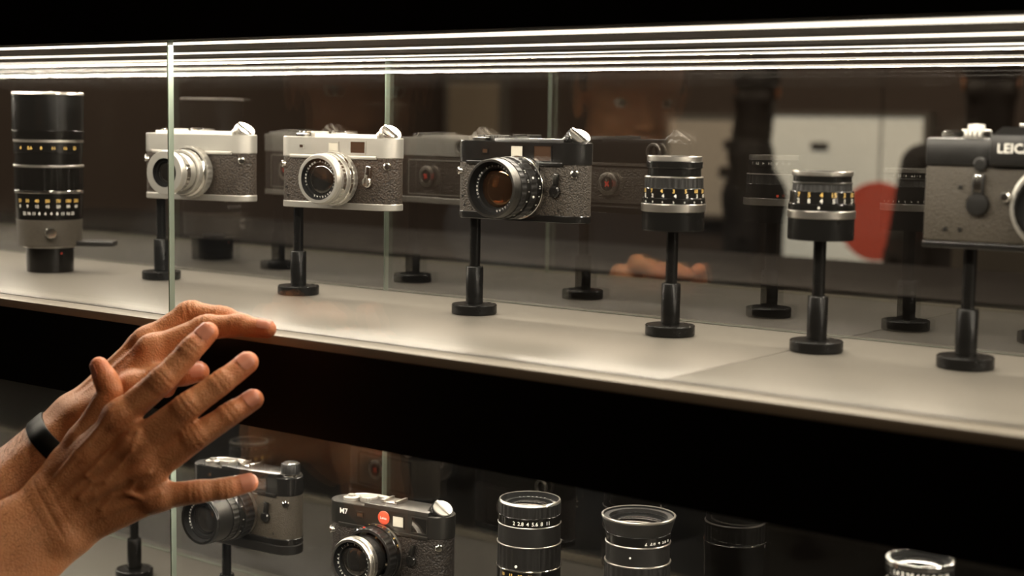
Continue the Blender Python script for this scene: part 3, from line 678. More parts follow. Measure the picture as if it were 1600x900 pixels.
g = Geo(); text_flat(g, 'Leica', 3.6, Matrix.Translation((1.5, -17.6, 62.8)) @ AX); g.obj('badge_lettering', 'white_ink', rd, smooth=False)

FA = -55.0
LA = dict(len=108.0, fr=26.6, fd=7.0, rings=[
    dict(n='mount_flange', z=(0, 8), r=(27.0, 27.0), m='steel'), dict(n='depth_scale', z=(8, 34), r=(29.6, 29.6), m='black_gloss',
         t=[('white_ink', scale_row(['22', '16', '11', '8', '8', '11', '16', '22'], 4.0, 28, FA-46, 13) + scale_row(['22', '16', '11', '8', '5.6', '8', '11', '16', '22'], 3.4, 20, FA-50, 12) + scale_row(['|', '|', '|', '|', '|', '|', '|'], 6, 13, FA-40, 13))], dots=[('red_enamel', [(1.6, 30, FA+22)])]),
    dict(n='distance_scale', z=(34, 46), r=(29.4, 29.4), m='black_gloss', t=[('gold_ink', scale_row(['10', '15', '20', '30'], 4.2, 41, FA-50, 18)), ('white_ink', scale_row(['3', '4', '6', '10'], 4.0, 35.6, FA-50, 18))]),
    dict(n='trim_ring', z=(46, 47.4), r=(30.4, 30.4), m='chrome'), dict(n='focus_ring', z=(47.4, 68), r=(29.2, 29.2), m='black_metal', k=0.4, dots=[('white_ink', [(1.3, 51, FA-22)])]), dict(n='trim_ring', z=(68, 69.2), r=(29.8, 29.8), m='steel'),
    dict(n='barrel', z=(69.2, 86), r=(28.8, 28.4), m='black_metal'), dict(n='trim_ring', z=(86, 87), r=(29.2, 29.2), m='steel'), dict(n='aperture_ring', z=(87, 95), r=(28.6, 28.6), m='black_gloss', t=[('white_ink', scale_row(['2', '2.8', '4', '5.6', '8', '11'], 4.8, 89, FA-28, 13))]),
    dict(n='grip_ring', z=(95, 105.5), r=(28.6, 28.6), m='black_metal', k=0.6), dict(n='filter_rim', z=(105.5, 108), r=(28.4, 28.0), m='steel', ri=26.8)],
    ring_text=[('ELMARIT 1:2.8/90', 150, 10, 3.2)])
FA = -59.0
LB = dict(len=104.0, fr=30.6, fd=8.0, rings=[
    dict(n='mount_flange', z=(0, 8), r=(26.0, 26.0), m='steel'), dict(n='depth_scale', z=(8, 30), r=(28.6, 28.6), m='black_gloss', t=[('white_ink', scale_row(['16', '8', '4', '8', '16'], 4.0, 18, FA-30, 15))]),
    dict(n='distance_scale', z=(30, 44), r=(29.0, 29.0), m='black_gloss', dots=[('white_ink', [(1.8, 40, FA+8), (1.6, 41, FA+38)])], t=[('gold_ink', scale_row(['10', '15', '20', '30'], 4.0, 33, FA-20, 18))]),
    dict(n='trim_ring', z=(44, 45.5), r=(29.8, 29.8), m='chrome'), dict(n='focus_ring', z=(45.5, 63), r=(28.8, 28.8), m='black_metal', k=0.4), dict(n='trim_ring', z=(63, 64.4), r=(29.2, 29.2), m='steel'),
    dict(n='barrel', z=(64.4, 80), r=(28.0, 28.0), m='black_metal', dots=[('white_ink', [(0.9, 72, FA-12)])]), dict(n='trim_ring', z=(80, 81.2), r=(28.6, 28.6), m='steel'), dict(n='aperture_ring', z=(81.2, 90), r=(27.8, 28.4), m='black_gloss', t=[('white_ink', scale_row(['2', '2.8', '4', '5.6', '8'], 4.4, 83.5, FA+15, 13))]),
    dict(n='front_hood', z=(90, 102.2), r=(28.4, 32.0), m='black_metal'), dict(n='filter_rim', z=(102.2, 104), r=(32.2, 32.4), m='steel', ri=30.8)],
    ring_text=[('SUMMICRON 1:2', 140, 11, 3.4)])
pa = low(828, 778, 0.205, 0); za = at_y(828, 778, 0.205).z - 0.108
make_stand(pa, (za-LSH)*1000-12, 'black stand under the tall black lens with the red dot', cup=(26, 12))
lens_thing('long_lens', Vector((pa.x, pa.y, za)), LA, 'tall black lens with gold numerals and red dot, right of the M7 camera')
pb = low(998, 803, 0.205, 0); zb = at_y(998, 803, 0.205).z - 0.104
make_stand(pb, (zb-LSH)*1000-12, 'black stand under the black lens with the flared front', cup=(26, 12))
lens_thing('long_lens', Vector((pb.x, pb.y, zb)), LB, 'tall black lens with wide flared front rim on the lower shelf')
pc = low(1438, 872, 0.150, 0); zc = at_y(1438, 872, 0.150).z - 0.046
FA = -70.0
LC = dict(len=46.0, fr=22.0, fd=5.0, rings=[dict(r) for r in L4['rings'][:-2]] + [
    dict(n='aperture_ring', z=(36, 42), r=(24.6, 24.6), m='black_gloss', t=[('white_ink', scale_row(['1.4', '2', '2.8', '4', '5.6', '8', '11', '16'], 4.4, 37.4, FA-40, 13))]), dict(n='filter_rim', z=(42, 46), r=(25.0, 24.6), m='chrome', ri=22.2)])
make_stand(pc, (zc-LSH)*1000-16, 'black stand under the lens at the lower right corner', cup=(26, 16))
lens_thing('short_lens', Vector((pc.x, pc.y, zc)), LC, 'black lens with bright chrome rim, cut off at the lower right')
pd = low(210, 880, 0.2035, 0)
make_stand(Vector((pd.x, 0.2035, LSH)), 84, 'black stand below the near hand on the lower shelf', cup=(24, 10))
LD = dict(L5)
lens_thing('short_lens', Vector((pd.x, 0.2035, LSH + 0.0942)), LD, 'short black lens on the lower shelf, hidden behind the near hand')
# matching stands' group is set inside make_stand
# ------------------------------------------------------------------ the person: hands, forearms, head, clothing
def skin_material():
    m, nt, b = nodes_of('skin')
    tc = nt.nodes.new('ShaderNodeTexCoord')
    att = nt.nodes.new('ShaderNodeAttribute'); att.attribute_name = 'flush'
    n1 = nt.nodes.new('ShaderNodeTexNoise'); n1.inputs['Scale'].default_value = 70; n1.inputs['Detail'].default_value = 5
    nt.links.new(tc.outputs['Object'], n1.inputs['Vector'])
    base = nt.nodes.new('ShaderNodeMix'); base.data_type = 'RGBA'
    base.inputs[6].default_value = (0.47, 0.185, 0.075, 1); base.inputs[7].default_value = (0.60, 0.27, 0.122, 1)
    nt.links.new(n1.outputs['Fac'], base.inputs[0])
    red = nt.nodes.new('ShaderNodeMix'); red.data_type = 'RGBA'; red.inputs[7].default_value = (0.64, 0.185, 0.08, 1)
    nt.links.new(att.outputs['Fac'], red.inputs[0]); nt.links.new(base.outputs[2], red.inputs[6])
    nt.links.new(red.outputs[2], b.inputs['Base Color'])
    b.inputs['Roughness'].default_value = 0.47
    b.inputs['Subsurface Weight'].default_value = 0.18; b.inputs['Subsurface Radius'].default_value = (1.0, 0.35, 0.18); b.inputs['Subsurface Scale'].default_value = 0.004
    v = nt.nodes.new('ShaderNodeTexVoronoi'); v.inputs['Scale'].default_value = 750
    n2 = nt.nodes.new('ShaderNodeTexNoise'); n2.inputs['Scale'].default_value = 260; n2.inputs['Detail'].default_value = 6
    nt.links.new(tc.outputs['Object'], v.inputs['Vector']); nt.links.new(tc.outputs['Object'], n2.inputs['Vector'])
    ad = nt.nodes.new('ShaderNodeMath'); ad.operation = 'ADD'; nt.links.new(v.outputs['Distance'], ad.inputs[0]); nt.links.new(n2.outputs['Fac'], ad.inputs[1])
    bp = nt.nodes.new('ShaderNodeBump'); bp.inputs['Strength'].default_value = 0.5; bp.inputs['Distance'].default_value = 0.0007
    nt.links.new(ad.outputs[0], bp.inputs['Height']); nt.links.new(bp.outputs['Normal'], b.inputs['Normal'])
skin_material()
pbr('fingernail', (0.58, 0.225, 0.14), 0.30)
pbr('rubber_band', (0.003, 0.003, 0.003), 0.45, spec=0.15)
pbr('arm_hair', (0.06, 0.035, 0.02), 0.5)
pbr('shirt', (0.020, 0.022, 0.028), 0.85, bump=0.3, scale=900, var=0.2)
pbr('hair_gray', (0.16, 0.13, 0.10), 0.6, bump=0.8, scale=350, var=0.3)
pbr('eye_white', (0.7, 0.68, 0.62), 0.25)
pbr('lips', (0.42, 0.13, 0.09), 0.45)

def cmm(px, py, depth):
    """camera-aligned millimetres (right, down, away) of an image point at a given depth in metres"""
    return np.array([(px-800.0)*depth/FPX, (py-450.0)*depth/FPX, depth])*1000.0
def to_world(P):
    P = np.asarray(P)*0.001
    return P @ RW.T + np.array(CAM[:])
def smin(a, b, k):
    h = np.maximum(k - np.abs(a-b), 0.0)/k
    return np.minimum(a, b) - h*h*k*0.25
def rcone(p, a, b, r1, r2):
    ba = b - a; l2 = ba@ba; pa = p - a
    t = np.clip((pa@ba)/l2, 0, 1)
    d = pa - t[:, None]*ba
    return np.sqrt(np.einsum('ij,ij->i', d, d)) - (r1 + (r2-r1)*t)
def ell(p, c, ax, rad):
    q = (p - c) @ np.asarray(ax).T / np.asarray(rad)
    l = np.sqrt(np.einsum('ij,ij->i', q, q))
    return (l - 1.0)*min(rad)
class Body:
    def __init__(s): s.groups = []; s.mods = []
    def group(s, k_in, k_out, prims): s.groups.append((k_in, k_out, prims))
    def gfield(s, grp, p):
        k, _, prims = grp; f = None
        for q in prims:
            d = rcone(p, *q[1:]) if q[0] in 'ch' else ell(p, *q[1:])
            f = d if f is None else (np.minimum(f, d) if q[0] == 'h' else smin(f, d, k))
        return f
    def modify(s, f, p):
        for (c, ax, n, w, depth, R) in s.mods:
            m = np.flatnonzero((np.abs(p[:, 0]-c[0]) < 2.2*R) & (np.abs(p[:, 1]-c[1]) < 2.2*R))
            if not len(m): continue
            dd = p[m] - c; s1 = dd@ax; s2 = dd@n
            f[m] += depth*np.exp(-(s1/w)**2)*np.exp(-np.einsum('ij,ij->i', dd, dd)/R**2)*np.clip(s2/4.0, 0, 1)
        return f
    def eval(s, p):
        f = np.full(len(p), 40.0)
        for g in s.groups: f = smin(f, s.gfield(g, p), g[1])
        return s.modify(f, p)
    def bbox(s, g, m):
        pts = []
        for q in g[2]:
            if q[0] in 'ch': pts += [q[1]-q[3], q[1]+q[3], q[2]-q[4], q[2]+q[4]]
            else: pts += [q[1]-max(q[3]), q[1]+max(q[3])]
        pts = np.array(pts); return pts.min(0)-m, pts.max(0)+m
    def mesh(s, h):
        lo = np.min([s.bbox(g, 4)[0] for g in s.groups], 0); hi = np.max([s.bbox(g, 4)[1] for g in s.groups], 0)
        n = np.ceil((hi-lo)/h).astype(int)+2
        F = np.full(n, 40.0, np.float32)
        axs = [lo[i] + h*np.arange(n[i]) for i in range(3)]
        for g in s.groups:
            a, b = s.bbox(g, 16)
            i0 = np.maximum(((a-lo)/h).astype(int), 0); i1 = np.minimum(((b-lo)/h).astype(int)+2, n)
            sl = tuple(slice(i0[i], i1[i]) for i in range(3))
            X = np.meshgrid(*[axs[i][sl[i]] for i in range(3)], indexing='ij'); shp = X[0].shape
            p = np.stack([x.ravel() for x in X], 1)
            cur = F[sl].ravel().astype(float)
            F[sl] = smin(cur, s.gfield(g, p), g[1]).reshape(shp)
        near = np.abs(F) < 4*h
        idx = np.argwhere(near); p = lo + h*idx
        F[near] = s.modify(F[near].astype(float), p)
        # surface nets
        neg = F < 0
        c = [neg[i:n[0]-1+i, j:n[1]-1+j, k:n[2]-1+k] for i in (0, 1) for j in (0, 1) for k in (0, 1)]
        cnt = sum(x.astype(np.int8) for x in c); act = (cnt > 0) & (cnt < 8)
        cells = np.argwhere(act); vid = np.full(act.shape, -1, np.int64); vid[act] = np.arange(len(cells))
        acc = np.zeros((len(cells), 3)); wt = np.zeros(len(cells))
        corners = [(i, j, k) for i in (0, 1) for j in (0, 1) for k in (0, 1)]
        cv = {q: F[cells[:, 0]+q[0], cells[:, 1]+q[1], cells[:, 2]+q[2]].astype(float) for q in corners}
        for q in corners:
            for ax in range(3):
                if q[ax] == 1: continue
                q2 = list(q); q2[ax] = 1; q2 = tuple(q2)
                a, b = cv[q], cv[q2]; m = (a < 0) != (b < 0)
                t = np.where(m, a/np.where(m, a-b, 1), 0)
                pt = np.array(q, float)[None, :].repeat(len(cells), 0); pt[:, ax] += t
                acc[m] += pt[m]; wt[m] += 1
        V = lo + h*(cells + acc/wt[:, None])
        quads = []
        for ax in range(3):
            o1, o2 = [(1, 2), (2, 0), (0, 1)][ax]
            sA = [slice(None)]*3; sB = [slice(None)]*3; sA[ax] = slice(0, -1); sB[ax] = slice(1, None)
            A = neg[tuple(sA)]; B = neg[tuple(sB)]
            e = np.argwhere(A != B)
            ok = (e[:, o1] > 0) & (e[:, o2] > 0) & (e[:, o1] < n[o1]-1) & (e[:, o2] < n[o2]-1); e = e[ok]
            fl = A[tuple(e.T)]
            def cid(d1, d2):
                q = e.copy(); q[:, o1] -= d1; q[:, o2] -= d2; return vid[tuple(q.T)]
            q4 = np.stack([cid(1, 1), cid(0, 1), cid(0, 0), cid(1, 0)], 1)
            q4[~fl] = q4[~fl][:, ::-1]
            quads.append(q4)
        return V, np.concatenate(quads)
    def project(s, P, d, steps=24):
        """slide points P along directions d until they meet the surface"""
        P = P.copy()
        for _ in range(steps): P += d*s.eval(P)[:, None]*0.9
        return P
def unit(v): v = np.asarray(v, float); return v/np.linalg.norm(v)

tips_all, knuckles_all = [], []
def finger(body, pts, radii, dorsal, k_out=7.0, nail=True, nails=None, creases=True):
    """pts: MCP, PIP, DIP, tip centre (camera mm)"""
    prims = []
    for i in range(3):
        a, b = pts[i], pts[i+1]; r1, r2 = radii[i], radii[i+1]; m = (a+b)/2
        rm = (r1+r2)/2 - 0.15
        prims += [('h', a, m, r1, rm), ('h', m, b, rm, r2)]
    dirs = [unit(pts[i+1]-pts[i]) for i in range(3)]
    # finger pads on the palm side
    pal = -dorsal
    prims.append(('c', pts[2]*0.55+pts[3]*0.45 + pal*1.6, pts[3]*0.9+pts[2]*0.1 + pal*1.2, radii[3]*0.86, radii[3]*0.8))
    prims.append(('c', pts[0]*0.6+pts[1]*0.4 + pal*2.2, pts[0]*0.35+pts[1]*0.65 + pal*2.0, radii[1]*0.85, radii[1]*0.82))
    # knuckle swelling
    for j, rr in ((1, radii[1]), (2, radii[2])):
        prims.append(('c', pts[j] + dorsal*rr*0.22 - dirs[j-1]*2.5, pts[j] + dorsal*rr*0.22 + dirs[j]*2.5, rr*0.89, rr*0.89))
    body.group(3.0, k_out, prims)
    if creases:
        for j, cnt, dep in ((1, 3, 1.15), (2, 2, 0.7)):
            ax = unit(dirs[j-1]+dirs[j])
            for q in range(cnt):
                o = (q-(cnt-1)/2)*4.2
                body.mods.append((pts[j]+ax*o, unit(ax + 0.10*random.uniform(-1, 1)*np.cross(ax, dorsal)), dorsal, 1.15, dep*random.uniform(0.6, 1.1), 13.0))
        for j, rr in ((1, 9), (2, 8)):
            ax = unit(dirs[j-1]+dirs[j])
            for o in (-1.2, 1.4): body.mods.append((pts[j]+ax*o, ax, -dorsal, 0.8, 0.6, 11.0))
    if nails is not None: nails.append((pts[3], dirs[2], dorsal, radii[3]))
    tips_all.append(pts[3]); knuckles_all.extend([pts[1], pts[2], pts[0]+dorsal*6])
def C3(*L): return [cmm(*p) for p in L]

VIEW = np.array([0, 0, -1.0]); UP = np.array([0, -1.0, 0]); RIGHT = np.array([1.0, 0, 0])
# ---- near hand: right hand, spread, back of the hand to the viewer
B = Body(); nailsB = []
dB = unit(VIEW*0.93 + UP*0.22 - RIGHT*0.28)
iB = C3((188, 650, 1.193), (254, 594, 1.190), (300, 545, 1.196), (325, 519, 1.200))
mB = C3((214, 694, 1.188), (293, 635, 1.182), (346, 598, 1.188), (387, 566, 1.196))
rB = C3((233, 737, 1.190), (307, 683, 1.186), (362, 646, 1.192), (396, 624, 1.198))
pB = C3((246, 776, 1.196), (311, 768, 1.196), (353, 763, 1.200), (389, 754, 1.206))
car = C3((80, 778, 1.203), (88, 797, 1.199), (97, 815, 1.199), (108, 834, 1.203))
mc = []
for q, (c0, f0, r0, r1) in enumerate(zip(car, (iB, mB, rB, pB), (13.5, 13.5, 13, 12.5), (12.2, 12.4, 11.8, 10.8))):
    mc.append(('c', c0, f0[0] - dB*1.5, r0, r1))
mc.append(('c', (mB[0]+rB[0])/2 + VIEW*-9, (car[1]+car[2])/2 + VIEW*-8, 11, 13))
mc.append(('c', (pB[0]+rB[0])/2*0.6 + car[3]*0.4 + VIEW*-8, car[3] + VIEW*-6, 12, 12))
B.group(11.0, 8.0, mc)
thB = C3((78, 762, 1.210), (128, 690, 1.212), (174, 612, 1.212), (154, 571, 1.208))
B.group(6.0, 10.0, [('c', thB[0], thB[1], 16.0, 12.5), ('c', thB[1]*0.5+thB[0]*0.5 - VIEW*6, (iB[0]+mB[0])/2*0.4+car[0]*0.6 - VIEW*10, 14, 13),
                    ('c', thB[1]+RIGHT*6, iB[0]*0.55+car[0]*0.45, 8.5, 10.0)])
dT = unit(VIEW*0.35 - RIGHT*0.8 + UP*0.35)
tmid = (thB[1]+thB[2])/2
B.group(3.0, 6.0, [('h', thB[1], tmid, 12.0, 10.4), ('h', tmid, thB[2], 10.4, 10.6), ('h', thB[2], (thB[2]+thB[3])/2, 10.6, 9.6), ('h', (thB[2]+thB[3])/2, thB[3], 9.6, 6.4),
                   ('c', thB[2]*0.5+thB[3]*0.5 - dT*2.0, thB[3]-dT*1.0, 8.0, 6.4)])
for o in (-2.5, 0, 2.5): B.mods.append((thB[2]+unit(thB[3]-thB[1])*o, unit(thB[3]-thB[1]), dT, 0.8, 0.6, 13.0))
tips_all.append(thB[3]); knuckles_all.append(thB[2])
for f, r in ((iB, (11.8, 10.6, 9.5, 8.2)), (mB, (12.0, 10.8, 9.7, 8.6)), (rB, (11.4, 10.2, 9.3, 8.2)), (pB, (10.4, 9.2, 8.4, 7.4))):
    finger(B, f, r, dB, nails=nailsB)
nailsB.append((thB[3], unit(thB[3]-thB[2]), dT, 6.6))
# knuckles, tendons and veins on the back of the hand
for f, c0 in zip((iB, mB, rB, pB), car):
    B.group(3.0, 6.0, [('c', f[0] + dB*3.2 - unit(f[1]-f[0])*3, f[0] + dB*3.4 + unit(f[1]-f[0])*3, 9.8, 9.4)])
    a = f[0] + dB*11.2; b = f[0]*0.5 + c0*0.5 + dB*12.8; c = f[0]*0.12 + c0*0.88 + dB*12.4
    B.group(1.5, 4.0, [('c', a, b, 2.8, 2.5), ('c', b, c, 2.5, 2.0)])
def vein(body, pts, r, k=3.0):
    pts = C3(*pts); P = body.project(np.array(pts) + dB*20, np.repeat((-dB)[None], len(pts), 0)) - dB*r*0.25
    body.group(1.0, k, [('c', P[i], P[i+1], r, r) for i in range(len(P)-1)])
vein(B, [(215, 735, 1.16), (190, 748, 1.16), (172, 765, 1.16), (150, 770, 1.16), (128, 790, 1.16)], 1.5)
vein(B, [(225, 765, 1.16), (198, 775, 1.16), (172, 765, 1.16)], 1.4)
vein(B, [(198, 670, 1.16), (190, 700, 1.16), (165, 720, 1.16), (140, 745, 1.16), (120, 750, 1.16), (98, 772, 1.16)], 1.5)
vein(B, [(150, 690, 1.16), (130, 720, 1.16), (112, 738, 1.16)], 1.3)
wr = C3((68, 793, 1.203), (104, 836, 1.203)); f1 = C3((-60, 868, 1.182), (-22, 940, 1.182)); f2 = C3((-300, 1030, 1.140), (-280, 1110, 1.140))
B.group(14.0, 12.0, [('c', wr[0], f1[0], 19.5, 27), ('c', wr[1], f1[1], 18.5, 27), ('c', f1[0], f2[0], 27, 38), ('c', f1[1], f2[1], 27, 38), ('c', (wr[0]+wr[1])/2, (f1[0]+f1[1])/2, 20, 28)])
B.group(2.0, 8.0, [('c', cmm(92, 846, 1.189), cmm(100, 842, 1.189), 9.5, 9.5)])
wax = unit(wr[0]+wr[1]-f1[0]-f1[1])
for o, dp in ((7, 0.7), (16, 0.45), (-2, 0.3)):
    B.mods.append(((wr[0]+wr[1])/2 + wax*o + dB*16, unit(wax+0.12*np.cross(wax, dB)), dB, 1.1, dp, 30.0))

for fa, fb, ca, cb in ((iB, mB, car[0], car[1]), (mB, rB, car[1], car[2]), (rB, pB, car[2], car[3])):
    for tt, dep in ((0.06, 2.2), (-0.22, 2.4), (-0.45, 1.6)):
        mid = (fa[0]+fb[0])/2; cc = mid + (mid-(ca+cb)/2)*tt
        P_ = B.project((cc + dB*22)[None], -dB[None])[0] - dB*3.0
        B.mods.append((P_, unit(fb[0]-fa[0]), dB, 4.2, dep, 15.0))
# ---- far hand: left hand, palm down, index finger pointing at the glass
A = Body(); nailsA = []
dA = unit(UP*0.80 - RIGHT*0.30 + VIEW*0.38)
iA = C3((238, 548, 1.243), (322, 512, 1.243), (376, 509, 1.236), (418, 514, 1.230))
mA = C3((230, 536, 1.264), (297, 489, 1.267), (350, 497, 1.261), (383, 507, 1.256))
rA = C3((222, 543, 1.282), (278, 507, 1.285), (300, 548, 1.275), (288, 574, 1.267))
pA = C3((208, 558, 1.295), (256, 548, 1.291), (270, 586, 1.279), (260, 608, 1.271))
carA = C3((130, 650, 1.247), (122, 645, 1.261), (118, 645, 1.274), (116, 650, 1.287))
A.group(11.0, 8.0, [('c', c0, f[0]-dA*1.5, 13.5, r) for c0, f, r in zip(carA, (iA, mA, rA, pA), (12.2, 12.2, 11.8, 11))] +
        [('c', (carA[1]+carA[2])/2 - dA*8, (mA[0]+rA[0])/2 - dA*8, 13, 11)])
thA = C3((146, 652, 1.237), (208, 607, 1.223), (265, 584, 1.223), (311, 581, 1.227))
A.group(6.0, 10.0, [('c', thA[0], thA[1], 17, 12.5), ('c', thA[0]*0.4+thA[1]*0.6 - dA*3, iA[0]*0.7+thA[1]*0.3 - dA*4, 13, 11.5), ('c', thA[0] - dA*6, (carA[2]+rA[0])/2 - dA*10, 16, 13)])
dTA = unit(UP*0.45 + VIEW*0.75)
tm = (thA[1]+thA[2])/2
A.group(3.0, 6.0, [('h', thA[1], tm, 12.2, 11.0), ('h', tm, thA[2], 11.0, 11.4), ('h', thA[2], (thA[2]+thA[3])/2, 11.4, 10.8), ('h', (thA[2]+thA[3])/2, thA[3], 10.8, 8.4)])
for o in (-2.5, 0, 2.5): A.mods.append((thA[2]+unit(thA[3]-thA[1])*o, unit(thA[3]-thA[1]), dTA, 0.8, 0.5, 13.0))
tips_all.append(thA[3])
for f, r in ((iA, (11.6, 10.2, 9.2, 7.2)), (mA, (11.6, 10.2, 9.2, 7.8)), (rA, (11, 9.8, 9, 7.8)), (pA, (10.2, 8.8, 8, 7.2))):
    finger(A, f, r, unit(dA + (0.5*RIGHT if f is rA or f is pA else 0*RIGHT)), nails=nailsA)
nailsA.append((thA[3], unit(thA[3]-thA[2]), dTA, 8.0))
for f, c0 in zip((iA, mA, rA), carA):
    A.group(3.0, 6.0, [('c', f[0] + dA*3.0, f[0] + dA*3.0 + unit(f[1]-f[0])*4, 9.6, 9.2)])
    A.group(1.5, 4.5, [('c', f[0] + dA*10.5, f[0]*0.15 + c0*0.85 + dA*11.8, 2.2, 1.8)])
wA = C3((124, 668, 1.245), (114, 652, 1.286)); g1 = C3((4, 784, 1.229), (0, 764, 1.277)); g2 = C3((-250, 975, 1.207), (-258, 935, 1.267))
A.group(14.0, 12.0, [('c', wA[0], g1[0], 19.5, 26), ('c', wA[1], g1[1], 18.5, 26), ('c', g1[0], g2[0], 26, 38), ('c', g1[1], g2[1], 26, 38), ('c', (wA[0]+wA[1])/2, (g1[0]+g1[1])/2, 20, 27)])

VB, QB = B.mesh(1.1)
VA, QA = A.mesh(1.2)

# ---- head and neck (seen only as a reflection in the back glass)
HD = Body()
# world placement of the head; own axes: forward f, left l, up u (world metres -> handled in world mm)
hc = np.array([-1.215, -0.405, 1.425])*1000
hf = unit([0.72, 0.66, -0.20]); hl = unit(np.cross([0, 0, 1.0], hf)); hu = np.cross(hf, hl)
HAX = [hf, hl, hu]
def hp(f, l, u): return hc + hf*f + hl*l + hu*u
HD.group(16, 10, [('e', hp(-8, 0, 32), HAX, (98, 76, 88)), ('e', hp(28, 0, -38), HAX, (66, 58, 72)), ('c', hp(66, 16, -86), hp(66, -16, -86), 19, 19),
                  ('c', hp(40, 42, -70), hp(62, 18, -88), 18, 16), ('c', hp(40, -42, -70), hp(62, -18, -88), 18, 16), ('c', hp(78, 34, 22), hp(78, -34, 22), 12, 12),
                  ('c', hp(-20, 0, -60), hp(-55, 0, -185), 56, 62), ('e', hp(66, 34, -28), HAX, (22, 20, 20)), ('e', hp(66, -34, -28), HAX, (22, 20, 20))])
HD.group(4, 6, [('c', hp(90, 0, 8), hp(112, 0, -26), 8, 11), ('c', hp(102, 12, -30), hp(102, -12, -30), 7, 7)])
for sgn in (1, -1):
    HD.group(3, 4, [('e', hp(0, sgn*76, -8), HAX, (18, 7, 31)), ('e', hp(4, sgn*80, 8), HAX, (12, 5, 14))])
HD.group(2, 4, [('c', hp(90, 22, -58), hp(97, 0, -56), 5, 6), ('c', hp(90, -22, -58), hp(97, 0, -56), 5, 6), ('c', hp(88, 18, -66), hp(95, 0, -68), 5.5, 6.5), ('c', hp(88, -18, -66), hp(95, 0, -68), 5.5, 6.5)])
for sgn in (1, -1): HD.mods.append((hp(86, sgn*32, 4), hu, hf, 11.0, 7.0, 26.0))
HD.mods.append((hp(94, 0, -62), hu, hf, 1.6, 2.5, 24.0))
VH, QH = HD.mesh(3.2)

allV = np.concatenate([to_world(VB), to_world(VA), VH*0.001])
allQ = np.concatenate([QB, QA+len(VB), QH+len(VB)+len(VA)])
person = empty('person', (-1.25, -0.42, 0.0))
tag(person, 'person with bare forearms pointing at the upper shelf with both hands', 'person')
pl = np.array(person.location[:])
def fast_mesh(name, V, Q, mat, parent, origin=None):
    me = bpy.data.meshes.new(name)
    me.vertices.add(len(V)); me.vertices.foreach_set('co', np.asarray(V, np.float32).ravel())
    me.loops.add(Q.size); me.loops.foreach_set('vertex_index', Q.astype(np.int32).ravel())
    me.polygons.add(len(Q)); me.polygons.foreach_set('loop_start', np.arange(0, Q.size, Q.shape[1], dtype=np.int32))
    me.polygons.foreach_set('use_smooth', np.ones(len(Q), bool))
    me.materials.append(MATS[mat]); me.update(calc_edges=True); me.validate()
    o = bpy.data.objects.new(name, me); COL.objects.link(o); o.parent = parent
    return o
body = fast_mesh('body', allV - pl, allQ, 'skin', person)
fl = np.zeros(len(allV))
HV = np.concatenate([VB, VA])
for t in tips_all: fl[:len(HV)] = np.maximum(fl[:len(HV)], 0.85*np.exp(-((HV-t)**2).sum(1)/15.0**2))
for t in knuckles_all: fl[:len(HV)] = np.maximum(fl[:len(HV)], 0.25*np.exp(-((HV-t)**2).sum(1)/12.0**2))
at = body.data.attributes.new('flush', 'FLOAT', 'POINT'); at.data.foreach_set('value', fl.astype(np.float32))

def add_nail(bd, tip, d, n, r):
    n = unit(n - d*(n@d)); s = np.cross(d, n); V = []; NU, NV = 9, 9
    for j in range(NV):
        v = -1 + 2*j/(NV-1)
        for i in range(NU):
            u = -1 + 2*i/(NU-1)
            ww = 1.0 if v > -0.5 else math.sqrt(max(0.0, 1-((v+0.5)/0.62)**2))
            ang = u*math.radians(56)*ww
            rad = unit(n*math.cos(ang) + s*math.sin(ang))
            V.append(tip + d*(-1.6 + v*5.6 - (0.8*u*u if v > 0.7 else 0)) + rad*(r+8)); V.append(rad)
    P = np.array(V[0::2]); D = -np.array(V[1::2])
    S0 = P.copy(); P = bd.project(P, D)
    far = (np.linalg.norm(P-S0, axis=1) > 14.5) | (np.einsum('ij,ij->i', P-S0, D) < 0); P[far] = S0[far] + D[far]*8.2
    P -= D*0.45
    low_ = P + D*1.0
    W = np.concatenate([to_world(P), to_world(low_)]) - pl
    m = NU*NV; fs = []
    for j in range(NV-1):
        for i in range(NU-1):
            a = j*NU+i; fs.append((a, a+1, a+NU+1, a+NU)); fs.append((m+a+NU, m+a+NU+1, m+a+1, m+a))
    rim = [i for i in range(NU)] + [j*NU+NU-1 for j in range(1, NV)] + [(NV-1)*NU+i for i in range(NU-2, -1, -1)] + [j*NU for j in range(NV-2, 0, -1)]
    for a, b in zip(rim, rim[1:]+rim[:1]): fs.append((b, a, m+a, m+b))
    mk('fingernail', W, fs, 'fingernail', person, angle=60)
for q in nailsB: add_nail(B, *q)
for q in nailsA: add_nail(A, *q)

# black band round the far wrist, fitted to the arm
wc = (wA[0]+wA[1])/2*0.72 + (g1[0]+g1[1])/2*0.28; wx = unit((wA[0]+wA[1])-(g1[0]+g1[1]))
e1 = unit(np.cross(wx, VIEW)); e2 = np.cross(wx, e1)
vs = []; NR = 56
prof = [(-8, 0.2), (-8, 1.8), (-6.5, 2.8), (6.5, 2.8), (8, 1.8), (8, 0.2)]
P0_, D0_, O0_ = [], [], []
for i in range(NR):
    a = 2*PI*i/NR; rd = e1*math.cos(a) + e2*math.sin(a)
    for (s_, off) in prof: P0_.append(wc + wx*s_ + rd*60); D0_.append(-rd); O0_.append(off-0.2)
P0_, D0_ = np.array(P0_), np.array(D0_)
P0_ = A.project(P0_, D0_, 20) - D0_*np.array(O0_)[:, None]
vs = [v for v in to_world(P0_) - pl]
k = len(prof); fs = []
for i in range(NR):
    j = (i+1) % NR
    for q in range(k): fs.append((i*k+q, i*k+(q+1) % k, j*k+(q+1) % k, j*k+q))
wb = mk('wristband', vs, fs, 'rubber_band', person); wb['label'] = 'black rubber band round the far wrist'

